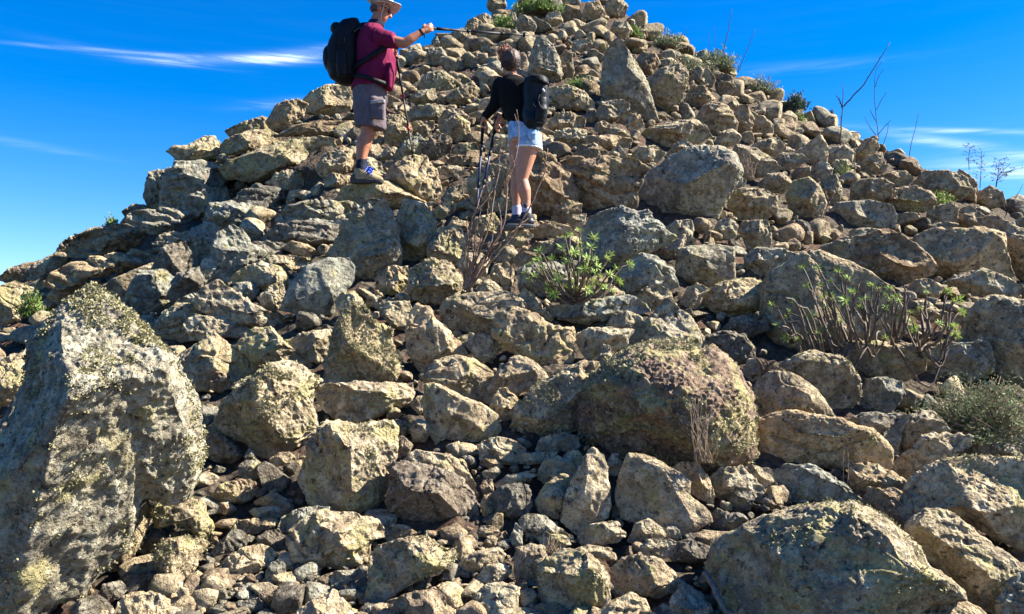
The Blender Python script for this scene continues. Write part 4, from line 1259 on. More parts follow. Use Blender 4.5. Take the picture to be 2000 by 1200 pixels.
def build_plants():
    tips = [(1132, 449), (1114, 459), (1160, 464), (1053, 490), (1098, 483), (1123, 492), (1148, 503), (1186, 504), (1035, 518),
            (1026, 532), (1078, 506), (1231, 516), (1192, 535), (1087, 547), (1080, 577), (1124, 537), (1171, 556), (1044, 541),
            (1210, 550), (1060, 528), (1105, 515), (1140, 525), (1070, 558), (1155, 482), (1050, 508), (1168, 520), (1100, 560), (1150, 565)]
    succulent((1124, 586), dd(1124, 600) - .12, tips, 'bright green shrub with star-shaped leaf clusters growing above the flat-topped slab')
    tips = [(1507, 597), (1533, 580), (1550, 590), (1567, 523), (1577, 558), (1598, 523), (1623, 577), (1638, 530), (1655, 543),
            (1702, 557), (1717, 560), (1737, 563), (1745, 580), (1765, 557), (1777, 577), (1810, 577), (1852, 570), (1875, 585),
            (1800, 600), (1823, 607), (1863, 638), (1582, 617), (1540, 630), (1577, 653), (1717, 647), (1690, 575), (1680, 600),
            (1612, 600), (1760, 620), (1785, 640), (1850, 610), (1730, 600), (1665, 570), (1600, 640), (1835, 630), (1520, 640), (1535, 660), (1560, 600), (1548, 622), (1880, 610), (1870, 655), (1615, 560), (1650, 585)]
    succulent((1690, 675), dd(1690, 680) - .62, tips, 'wide sprawling shrub of bare forked stems with small green tips on the right slope', seed=8,
              stem_r=.0105, leafL=.045, lift=.9, bare=.25, bases=[(1658, 674), (1690, 672), (1748, 670), (1802, 674)])

    # dry bush of long bare twigs in front of the hikers
    d = dd(912, 585) - .12
    lines = ['912,570 930,510 955,440 973,340 976,291', '915,570 950,500 983,440 990,385 990,345 1004,320 1013,270 1009,213',
             '912,570 960,510 1000,462 1035,405 1058,350 1066,315 1069,289', '910,568 913,520 920,440 932,400 945,362',
             '912,562 925,500 930,450 941,400', '925,535 950,497 1000,455 1032,425', '915,562 945,505 960,470 966,415', '908,568 905,520 913,470 912,430',
             '918,560 940,520 965,480 985,470', '912,560 932,490 950,430 955,380', '920,548 958,500 978,450 975,400', '905,560 922,520 930,500 925,470']
    B = pt(912, 570, d)
    root = empty('dry_bush', B, 'tall leafless bush of thin pale twigs standing in front of the woman in black', 'bush')
    g = Geo(); rs = np.random.RandomState(5)
    for l in lines:
        p = parse(l)
        pts = [pt(u, v, d + (k / len(p)) * rs.uniform(-.12, .12)) for k, (u, v) in enumerate(p)]
        c = curve(pts, 26, .0035, rs)
        g.tube(c, [.0085, .0065, .0048, .003], 6)
        for _ in range(3):
            k = rs.randint(8, 24); q = c[k]; t = c[min(k + 1, 25)] - c[k - 1]; t /= np.linalg.norm(t)
            e = q + (t * .7 + rs.uniform(-.55, .55, 3)) * rs.uniform(.05, .16)
            g.tube(curve([q, (q + e) / 2 + rs.uniform(-.008, .008, 3), e], 6), [.0035, .0018], 4)
    g.obj('twig', M_TWIG, root, B)

    # single dead stems standing against the sky
    stems = [
        ('forked dead stem with a dark purple slanting arm on the right skyline', .011, M_DARKTWIG,
         ['1641,285 1643,240 1645,215 1647,165', '1648,208 1668,186 1690,160 1715,120 1739,83', '1645,212 1640,196 1632,186']),
        ('branching bare stem just right of the forked dead stem', .006, M_DARKTWIG,
         ['1716,275 1712,235 1708,190 1710,140 1727,118', '1712,215 1722,195 1733,178', '1716,262 1730,245 1741,234', '1714,268 1700,250 1688,228', '1710,170 1716,150 1729,132', '1713,240 1704,225 1699,214', '1722,290 1732,262 1736,240']),
        ('lone straight bare stem right of the branching bare stem', .006, M_DARKTWIG, ['1776,305 1780,280 1788,250 1794,217']),
        ('tallest thin bare stem on the upper right skyline', .010, M_DARKTWIG, ['1408,122 1414,95 1422,60 1430,18']),
        ('thin bare stem leaning right beside the tallest upper stem', .008, M_DARKTWIG, ['1441,142 1450,120 1462,92 1475,58']),
        ('two short wispy stems left of the tallest upper stem', .004, M_DARKTWIG, ['1385,102 1386,85 1384,62', '1399,110 1397,80 1395,52']),
        ('short dead twig leaning right high on the skyline', .005, M_DARKTWIG, ['1332,82 1338,68 1344,54']),
        ('short bare upright stick on the right slope below the forked stem', .008, M_TWIG, ['1670,340 1669,305 1671,272']),
        ('thin twig leaning over the rocks right of the long squared block', .008, M_TWIG, ['1598,455 1610,420 1620,395 1631,375', '1620,398 1615,385 1612,372']),
        ('bare twiggy stems at the right edge of the skyline', .006, M_DARKTWIG, ['1962,425 1975,400 1985,385 1998,360', '1970,410 1990,395 2010,392', '1966,418 1960,400 1955,385', '1980,405 1996,405 2012,412']),
        ('pair of thin pale curved stems in the dark gap under the dome-shaped boulder', .005, M_STRAW, ['1374,478 1379,460 1375,438 1370,425', '1385,475 1387,455 1384,432']),
        ('two thin straight straws above the knobbly lichen boulder', .003, M_STRAW, ['1409,685 1408,665 1410,645', '1416,692 1415,670 1412,648']),
        ('single upright dry straw above the sharp-edged cream block', .003, M_STRAW, ['936,775 937,748 939,722']),
        ('pair of upright straws in front of the broad tan boulder', .003, M_STRAW, ['1648,948 1647,910 1648,880', '1656,950 1657,915 1656,885']),
        ('bare forked twig on the right slope under the yellow lichen rock', .006, M_TWIG, ['1540,352 1545,335 1544,318', '1543,335 1536,322']),
    ]
    for label, r, mt, ls in stems:
        p0 = parse(ls[0])[0]
        Sv = float(np.interp(p0[0], SIL_U, SIL_V))
        d = dd(p0[0], max(p0[1], Sv + 6)) - .05
        B = pt(p0[0], p0[1], d); g = Geo(); rs = np.random.RandomState(int(p0[0]))
        for l in ls:
            p = parse(l)
            c = curve([pt(u, v, d) for u, v in p], 14, r * .3, rs)
            g.tube(c, [r, r * .8, r * .45], 6)
            # stumps of broken side twigs
            for _ in range(2):
                k = rs.randint(3, 12); t = c[k + 1] - c[k]; t /= np.linalg.norm(t) + 1e-9
                g.tube([c[k], c[k] + (t + rs.uniform(-.6, .6, 3)) * r * 3], [r * .45, r * .2], 4)
        o = g.obj('dead_stem', mt, None, B)
        tag(o, label, 'plant', 'dead stems on the slope')

    # feathery plants on the right skyline
    fe = [('1893,332 1892,310 1895,286', 'left of the three feathery plants on the right skyline'),
          ('1914,368 1916,335 1917,295', 'middle feathery plant on the right skyline, the thinnest one'),
          ('1944,372 1950,345 1975,318', 'right feathery plant on the skyline, forked and leaning right')]
    for l, lab in fe:
        p = parse(l); d = dd(p[0][0], p[0][1] + 12)
        B = pt(*p[0], d); root = empty('feathery_plant', B, lab, 'plant', 'feathery plants on the skyline')
        g = Geo(); lf = Geo(); rs = np.random.RandomState(int(p[0][0]))
        lines = [p]
        if p[0][0] > 1930: lines += [parse('1946,365 1950,335 1952,312'), parse('1948,352 1962,340 1980,333')]
        for p_ in lines:
            c = curve([pt(u, v, d) for u, v in p_], 16)
            g.tube(c, [.006, .003], 5)
            for k in range(4, 16):
                for sgn in (-1, 1):
                    if rs.rand() < .35: continue
                    e = c[k] + np.array([sgn * rs.uniform(.05, .14), rs.uniform(-.08, .08), rs.uniform(.0, .08)])
                    g.tube([c[k], (c[k] + e) / 2 + [0, 0, .01], e], [.0025, .0015], 4)
                    for q in range(5):
                        f = rs.uniform(.4, 1); pp = c[k] + (e - c[k]) * f
                        lf.leaf(pp, rs.uniform(-1, 1, 3) * .022, .006, np.array([0, -1., .2]))
        g.obj('stem', M_DARKTWIG, root, B); lf.obj('foliage', M_BLUELEAF, root, B, False)

    # cushions of leaves and tufts
    def cushion(u0, u1, v0, v1, mat, label, n=900, L=.035, seed=1, d=None, up=.5, wood=True, name='bush', twig=.5, dens_pow=.6, mat2=None):
        rs = np.random.RandomState(seed)
        cu = (u0 + u1) / 2
        if d is None: d = dd(cu, v1)
        B = pt(cu, v1, d); sc = d / F
        w = (u1 - u0) * sc / 2; h = (v1 - v0) * sc
        root = empty(name, B, label, 'grass tuft' if name == 'grass_tuft' else 'bush')
        g = Geo(); lf = Geo()
        for k in range(int(n * twig) // 6 + 6):
            th = rs.uniform(0, 6.28); el = rs.uniform(.15, 1.45)
            r = rs.uniform(.6, 1.0)
            e = B + np.array([math.cos(th) * math.cos(el) * w, math.sin(th) * math.cos(el) * w * .7, math.sin(el) * h * .95]) * r
            s0 = B + np.array([rs.uniform(-.5, .5) * w, rs.uniform(-.3, .3) * w, 0])
            g.tube(curve([s0, (s0 + e) / 2 + rs.uniform(-.02, .02, 3), e], 6), [.004, .0018], 4)
        for k in range(n):
            th = rs.uniform(0, 6.28); el = math.asin(rs.uniform(0, 1)); r = rs.uniform(0, 1) ** dens_pow
            lump = .78 + .3 * math.sin(th * 3 + el * 4 + seed) * math.cos(th * 5 - el * 3)
            p = B + np.array([math.cos(th) * math.cos(el) * w, math.sin(th) * math.cos(el) * w * .7, math.sin(el) * h]) * r * lump
            v = rs.normal(size=3); v[2] = abs(v[2]) * up * 2 + .1; v /= np.linalg.norm(v)
            lf.leaf(p, v * L * rs.uniform(.6, 1.3), L * .14, rs.normal(size=3))
        g.obj('stem', M_TWIG, root, B); lf.obj('foliage', mat, root, B, False)
        return root
    cushion(1755, 2080, 722, 862, M_GREYLEAF, 'big grey-green cushion bush among the rocks at the right edge', 15000, .024, 11, dd(1900, 862) - .05, .35, twig=.10, dens_pow=.45)
    cushion(995, 1112, -6, 30, M_GRASS, 'bright green patch of leafy growth on the summit', 2600, .09, 12, up=.8, name='grass_tuft')
    cushion(955, 1010, 28, 64, M_GRASS, 'green tuft just below the summit, left of the dark-faced block', 1100, .08, 13, up=.8, name='grass_tuft')
    cushion(1092, 1170, 148, 180, M_GRASS, 'green grass tuft between the two upper standing stones', 900, .06, 14, up=.9, name='grass_tuft')
    cushion(1205, 1262, 46, 76, M_GRASS, 'dull green growth below the summit on the right shoulder', 700, .08, 25, up=.8, name='grass_tuft')
    cushion(1262, 1345, 58, 96, M_GREYLEAF, 'low scrub on the upper right skyline near the short dead twig', 1100, .07, 15, up=.8)
    cushion(1355, 1452, 92, 140, M_GREYLEAF, 'grassy scrub on the right skyline around the tallest thin stem', 1600, .08, 16, up=.9)
    cushion(1450, 1530, 140, 185, M_GREYLEAF, 'low scrub on the skyline left of the dark blue-green bush', 900, .06, 17, up=.8)
    cushion(1528, 1582, 176, 218, M_BLUELEAF, 'dark blue-green bush on the right skyline', 1400, .07, 18, up=1.0)
    cushion(1540, 1580, 214, 240, M_GRASS, 'small green clump below the dark blue-green skyline bush', 350, .05, 19)
    cushion(1618, 1632, 208, 232, M_BLUELEAF, 'tiny dark plant on the skyline left of the forked dead stem', 260, .035, 26)
    cushion(1300, 1400, 100, 150, M_GREYLEAF, 'olive scrub spread below the skyline left of the tallest thin stem', 900, .06, 42, up=.8)
    cushion(28, 92, 560, 622, M_GRASS, 'small green leafy bush at the left edge behind the huge standing stone', 700, .06, 20, dd(60, 622) - .3, up=.9)
    cushion(198, 236, 420, 446, M_GRASS, 'tiny green bush on the far left skyline', 350, .06, 21, up=.8)
    cushion(1812, 1872, 368, 404, M_LEAF, 'small yellow-green bush below the right skyline', 420, .045, 22, up=.7)
    cushion(1628, 1668, 318, 345, M_LEAF, 'small bright green sprig beside the short bare upright stick', 160, .045, 23, up=.8)
    cushion(735, 765, 540, 560, M_GRASS, 'little green sprig at the foot of the large leaning stone', 120, .03, 27, up=.8)

    # dry grass
    def straw(u0, u1, v1, v0, label, n, seed, spread=1.0, r=.0022, d=None):
        rs = np.random.RandomState(seed); cu = (u0 + u1) / 2
        d = d or dd(cu, v1) - .02
        B = pt(cu, v1, d); g = Geo()
        for k in range(n):
            s0 = pt(cu + rs.uniform(-.3, .3) * (u1 - u0), v1, d + rs.uniform(-.05, .05))
            e = pt(rs.uniform(u0, u1), v0 + rs.rand() ** 1.5 * (v1 - v0) * .7, d + rs.uniform(-.12, .1))
            m = (s0 + e) / 2 + rs.uniform(-.02, .02, 3)
            g.tube(curve([s0, m, e], 8), [r, r * .8, r * .4], 4)
        o = g.obj('grass_tuft', M_STRAW, None, B)
        tag(o, label, 'grass tuft', 'tufts of dry grass')
    straw(1342, 1408, 905, 775, 'tall dry straw tuft in front of the great knobbly lichen boulder', 34, 31, d=dd(1370, 905) - .50)
    straw(1440, 1482, 352, 285, 'grey dry straw tuft behind the right end of the dome-shaped boulder', 45, 32, r=.003)
    straw(1060, 1100, 1085, 1045, 'small spiky dry tuft behind the chunky lichen-topped block', 26, 33)
    straw(500, 600, 1178, 1140, 'dark withered tuft on the gravel near the bottom edge', 60, 34)
    straw(1420, 1440, 375, 330, 'thin dry tuft between two tan rocks right of the dome-shaped boulder', 10, 35)

    # fallen stick and stump
    g = Geo(); d = dd(1400, 1165) - .15
    c = curve([pt(1376, 1118, d + .1), pt(1396, 1150, d), pt(1412, 1182, d - .1), pt(1440, 1215, d - .2)], 14, .004, np.random.RandomState(2))
    g.tube(c, [.013, .016, .012, .010], 8); g.tube([c[5], c[5] + np.array([.04, -.01, .03])], [.007, .003], 5)
    tag(g.obj('fallen_stick', mat_plain('weathered_wood', (.23, .19, .15), .9, .2, 60, (.12, .1, .08), .6), None, c[0]),
        'weathered stick lying left of the huge domed boulder', 'stick')
    g = Geo(); d = dd(1500, 735) - .2
    g.tube(curve([pt(1492, 735, d), pt(1488, 715, d), pt(1478, 700, d)], 6), [.02, .012, .006], 7)
    g.tube(curve([pt(1494, 730, d), pt(1506, 712, d), pt(1514, 705, d)], 6), [.018, .012, .007], 7)
    g.tube(curve([pt(1490, 722, d), pt(1500, 715, d), pt(1495, 703, d)], 6), [.012, .009, .005], 6)
    tag(g.obj('stump', mat_plain('dead_wood', (.16, .10, .06), .9, .2, 60, (.07, .045, .03), .6), None, pt(1492, 735, d)),
        'broken reddish-brown twig stump behind the egg-shaped tan rock', 'stump')


build_plants()


# lichen growing out of the stones: small crumpled tufts on their surface
def add_lichen():
    rs = np.random.RandomState(77)
    b1, f1 = ICO[1]
    jobs = {'huge lichen-crusted': (2600, .015, .18), 'great round boulder': (1500, .016, .02), 'tall shaggy': (1000, .014, -.1), 'big rough peaked': (900, .012, .0),
            'big grey-green block': (200, .012, .25), 'huge domed': (500, .013, .38), 'long low boulder with': (160, .012, .3), 'big tan boulder with a lichen': (260, .012, .1),
            'yellow lichen-covered knob': (140, .011, -.1), 'cream block with yellow': (160, .011, .2), 'rounded mossy rock roofing': (170, .012, -.1), 'grey rock with a mossy': (170, .013, .15),
            'pointed pyramid': (120, .010, .2), 'small mossy knob': (60, .010, -.2), 'rounded lichen-flanked': (150, .012, .1), 'lichen-edged wedge': (110, .011, -.1),
            'long overhanging ledge': (120, .018, .2), 'leaning lichen-bottomed': (80, .02, .1), 'beak-shaped': (60, .02, .2), 'chunky cream': (70, .010, .3)}
    for o in [o for o in bpy.data.objects if o.name.startswith('rock') and 'label' in o]:
        for key, (n, r, th) in jobs.items():
            if o['label'].startswith(key):
                me = o.data; nv = len(me.vertices)
                co = np.empty(nv * 3, np.float32); me.vertices.foreach_get('co', co); co = co.reshape(-1, 3)
                no = np.empty(nv * 3, np.float32); me.vertices.foreach_get('normal', no); no = no.reshape(-1, 3)
                off = rs.uniform(-20, 20, 3)
                m = fbm(co * 2.6 + off, 3) + .5 * noise3(co * 9 + off)
                ok = np.where((m > th) & (no[:, 1] < .35))[0]
                if len(ok) < 10: continue
                idx = rs.choice(ok, n)
                g = Geo()
                for k in idx:
                    s = r * rs.uniform(.5, 1.3)
                    nk = no[k]
                    for _ in range(8):
                        v = nk * .8 + rs.normal(size=3) * .75; v /= np.linalg.norm(v)
                        g.leaf(co[k] + rs.normal(size=3) * s * .35, v * s * rs.uniform(.5, 1.1), s * .30, rs.normal(size=3), .6)
                c = g.obj('lichen', M_LICHEN, o, None, False); c['kind'] = 'stuff'
                break


add_lichen()

# ---------------------------------------------------------------- people
def capsule_chain(pts, rad, sides=16, sub=6, flat=None):
    """closed tapered limb with rounded ends; rad = list of radii at pts"""
    pts = np.array(pts, float)
    c = curve(pts, (len(pts) - 1) * sub + 1)
    r = np.interp(np.linspace(0, len(pts) - 1, len(c)), np.arange(len(pts)), rad)
    # round the ends
    t0 = c[0] - c[1]; t0 /= np.linalg.norm(t0); t1 = c[-1] - c[-2]; t1 /= np.linalg.norm(t1)
    pre = [c[0] + t0 * r[0] * math.sin(a) for a in (1.35, 1.0, .55)]; pr = [r[0] * math.cos(a) for a in (1.35, 1.0, .55)]
    post = [c[-1] + t1 * r[-1] * math.sin(a) for a in (.55, 1.0, 1.35)]; qr = [r[-1] * math.cos(a) for a in (.55, 1.0, 1.35)]
    return tube_arrays(np.concatenate([pre, c, post]), np.concatenate([pr, r, qr]), sides)


def loft(rings, sides=28, power=2.0):
    """rings: (centre, a-vector, b-vector); closed with flat caps"""
    V = []
    th = np.linspace(0, 2 * math.pi, sides, endpoint=False)
    ca = np.sign(np.cos(th)) * np.abs(np.cos(th)) ** (2 / power); sa = np.sign(np.sin(th)) * np.abs(np.sin(th)) ** (2 / power)
    for c, a, b in rings:
        V.append(np.array(c) + ca[:, None] * np.array(a) + sa[:, None] * np.array(b))
    n = len(rings)
    V = np.concatenate(V + [np.array([rings[0][0]]), np.array([rings[-1][0]])])
    T = []
    for i in range(n - 1):
        for k in range(sides):
            p, q = i * sides + k, i * sides + (k + 1) % sides
            T += [(p, q, q + sides), (p, q + sides, p + sides)]
    for k in range(sides):
        T.append((n * sides, (k + 1) % sides, k)); T.append((n * sides + 1, (n - 1) * sides + k, (n - 1) * sides + (k + 1) % sides))
    return V, np.array(T)


def ellipsoid(c, r, R=None, lvl=3):
    v, f = ICO[lvl]
    v = v * np.array(r)
    if R is not None: v = v @ np.array(R).T
    return v + np.array(c), f


def fuse(parts, name, mat, parent, base, voxel=.008, smooth=3, relief=None, tint=None):
    """join closed shapes into one continuous skin"""
    V, Fc, n = [], [], 0
    for v, f in parts:
        V.append(v - base); Fc.append(f + n); n += len(v)
    me = np_mesh(name + '_raw', np.concatenate(V), np.concatenate(Fc), mat)
    o = link(name + '_raw', me)
    m = o.modifiers.new('r', 'REMESH'); m.mode = 'VOXEL'; m.voxel_size = voxel; m.use_smooth_shade = True
    if smooth:
        s = o.modifiers.new('s', 'SMOOTH'); s.iterations = smooth; s.factor = .5
    dg = bpy.context.evaluated_depsgraph_get(); dg.update()
    ev = o.evaluated_get(dg)
    m2 = bpy.data.meshes.new_from_object(ev)
    bpy.data.objects.remove(o); bpy.data.meshes.remove(me)
    m2.name = name
    m2.materials.clear(); m2.materials.append(mat)
    if relief:
        nv = len(m2.vertices); co = np.empty(nv * 3, np.float32); m2.vertices.foreach_get('co', co); co = co.reshape(-1, 3)
        no = np.empty(nv * 3, np.float32); m2.vertices.foreach_get('normal', no); no = no.reshape(-1, 3)
        co = co + no * relief(co + base)[:, None]
        m2.vertices.foreach_set('co', co.astype(np.float32).ravel()); m2.update()
    return link(name, m2, parent=parent)


def hand(wrist, palm_dir, side, back, mpp=1.0, curl=1.0, size=.085):
    """palm plus four bent fingers of different length and a thumb; returns closed shapes.
    palm_dir: wrist -> knuckles, side: towards the thumb, back: out of the back of the hand"""
    w = np.array(wrist); p = np.array(palm_dir, float); p /= np.linalg.norm(p)
    s = np.array(side, float); s -= p * (s @ p); s /= np.linalg.norm(s)
    b = np.cross(p, s); b = b if b @ np.array(back) > 0 else -b
    out = []
    R = np.stack([p, s, b], 1)
    out.append(ellipsoid(w + p * size * .52, (size * .60, size * .46, size * .20), R, 2))
    out.append(capsule_chain([w - p * .02, w + p * .03], [.026, .024], 10, 3))
    L = [.070, .078, .073, .058]
    for i in range(4):
        k = w + p * size * (.95 - .04 * abs(i - 1)) + s * size * (.36 - .235 * i)
        a1, a2, a3 = .55 * curl, 1.45 * curl, 2.35 * curl
        q = [k]
        for a, f in ((a1, .45), (a2, .32), (a3, .23)):
            q.append(q[-1] + (p * math.cos(a) - b * math.sin(a)) * L[i] * f)
        out.append(capsule_chain(q, [.0098, .0092, .0085, .0075], 8, 3))
    t0 = w + p * size * .25 + s * size * .40
    out.append(capsule_chain([t0, t0 + (p * .75 + s * .35 - b * .55) * .030, t0 + (p * .80 - s * .15 - b * 1.0 * curl) * .052], [.0135, .0115, .009], 8, 3))
    return out


def mat_cloth(name, col, col2, scale=9, rough=.9, bump=.35, fine=True):
    k = NT(name)
    P = k.n('ShaderNodeNewGeometry').outputs['Position']
    n = k.noise(P, scale, 4, .55, 3, 1.2)
    c = k.mix(k.ramp(n, .36, .64), col, col2)
    k.l(c, k.b.inputs['Base Color']); k.b.inputs['Roughness'].default_value = rough
    k.b.inputs['Specular IOR Level'].default_value = .2
    nn = k.bump(n, bump, .02)
    k.l(nn, k.b.inputs['Normal'])
    return k.m


M_SKIN_T = mat_plain('tanned_skin', (.40, .165, .095), .5, .35, 25, (.34, .13, .075), .05, sss=.06)
M_SKIN_W = mat_plain('light_skin', (.45, .215, .135), .5, .35, 20, (.39, .175, .11), .04, sss=.06)
M_MAROON = mat_cloth('maroon_cotton', (.155, .007, .046), (.115, .005, .034), 8)
M_SHORTS = mat_cloth('grey_brown_cotton', (.135, .105, .115), (.10, .078, .088), 12)
M_SHORTS_LIGHT = mat_cloth('grey_seam', (.30, .26, .25), (.22, .19, .19), 12)
M_BLACK = mat_cloth('black_nylon', (.0030, .0030, .0045), (.006, .006, .008), 20, .6)
M_NAVYB = mat_cloth('dark_navy_nylon', (.008, .011, .017), (.003, .004, .007), 14, .5)
M_BLACKKNIT = mat_cloth('black_knit', (.0025, .0025, .0035), (.005, .005, .0065), 10, .95)
M_HAT = mat_cloth('pale_khaki_cotton', (.58, .62, .58), (.48, .52, .48), 14)
M_NAVY = mat_cloth('navy_knit', (.009, .012, .028), (.016, .02, .04), 30)
M_SUEDE = mat_cloth('tan_suede', (.33, .25, .145), (.25, .185, .105), 25)
M_SOLE = mat_plain('dark_rubber', (.05, .047, .045), .8, .3)
M_LACE = mat_plain('bright_blue_lace', (.01, .07, .55), .7, .3)
M_DENIM = mat_cloth('washed_denim', (.36, .50, .68), (.16, .27, .46), 16, .9)
M_DENIMW = mat_plain('frayed_white_cotton', (.74, .76, .78), .9, .2)
M_SOCKW = mat_plain('pale_lilac_cotton', (.46, .42, .52), .9, .2)
M_SHOEB = mat_plain('black_shoe_leather', (.014, .014, .017), .45, .4)
M_SHOEG = mat_plain('grey_shoe_sole', (.10, .105, .11), .7, .3)
M_METAL = mat_plain('dark_pole_metal', (.016, .016, .02), .6, .4)
M_BLUEPOLE = mat_plain('dark_blue_pole', (.012, .02, .085), .55, .4)
M_RED = mat_plain('red_clamp', (.35, .02, .02), .5, .4)
M_TIP = mat_plain('pole_tip_steel', (.12, .12, .12), .5, .4, metallic=1.0)
M_LENS = mat_plain('dark_lens', (.01, .01, .012), .08, .7)
M_GREYHAIR = mat_plain('short_grey_hair', (.10, .08, .07), .8, .3, 80, (.06, .045, .04), .6)
M_HAIR = mat_plain('auburn_brown_hair', (.065, .030, .018), .55, .5, 60, (.035, .017, .011), .6)
M_HAIRRED = mat_plain('reddish_hair_bun', (.34, .12, .055), .5, .5, 70, (.13, .05, .028), .8)
M_INK = mat_plain('tattoo_ink', (.06, .045, .06), .6, .3)
M_REFL = mat_plain('pale_print', (.75, .78, .80), .6, .4)


def px(u, v, d, dy=0.0):
    """point seen at (u, v) when dy metres behind depth d"""
    return pt(u, v, d + dy)


def rotation_to(fwd, up=(0, 0, 1)):
    f = np.array(fwd, float); f /= np.linalg.norm(f)
    l = np.cross(up, f); l /= np.linalg.norm(l); u = np.cross(f, l)
    return np.stack([f, l, u], 1)


def pole(name, a, b, label, grip=.13, mat=M_METAL, clampm=M_METAL, clamps=(.40, .72), group='trekking poles of the two hikers'):
    """a = top of the grip, b = tip"""
    a = np.array(a); b = np.array(b); t = (b - a) / np.linalg.norm(b - a); L = np.linalg.norm(b - a)
    root = empty('trekking_pole', b, label, 'trekking pole', group)
    def part(nm, segs, m):
        g = Geo()
        for s0, s1, r0, r1 in segs: g.tube([a + t * s0, a + t * (s0 + s1) / 2, a + t * s1], [r0, (r0 + r1) / 2, r1], 10)
        return g.obj(nm, m, root, b)
    part('grip', [(0, grip, .017, .014), (-.012, .012, .012, .019), (grip, grip + .14, .015, .0135)], M_BLACK)
    part('shaft', [(grip, L * .42, .0115, .0115), (L * .42, L * .74, .010, .010), (L * .74, L - .03, .0085, .0075)], mat)
    for c in clamps: part('clamp', [(L * c - .02, L * c + .02, .0145, .015)], clampm)
    part('basket', [(L - .085, L - .078, .020, .026), (L - .078, L - .070, .026, .010)], M_BLACK)
    part('tip', [(L - .04, L, .005, .0025)], M_TIP)
    # wrist strap
    g = Geo()
    s = np.array([0, -.02, -1.0]); th = np.linspace(0, 2 * math.pi, 12)
    side = np.cross(t, [0, 1, 0]); side /= np.linalg.norm(side)
    c = a + t * .01
    loop = [c + side * (.028 * math.sin(x)) + np.array([0, 0, -1.0]) * (.05 * (1 - math.cos(x))) + np.array([0, -.014, 0]) for x in th]
    g.tube(loop, [.0035], 5)
    g.obj('wrist_strap', M_BLACK, root, b)
    return root


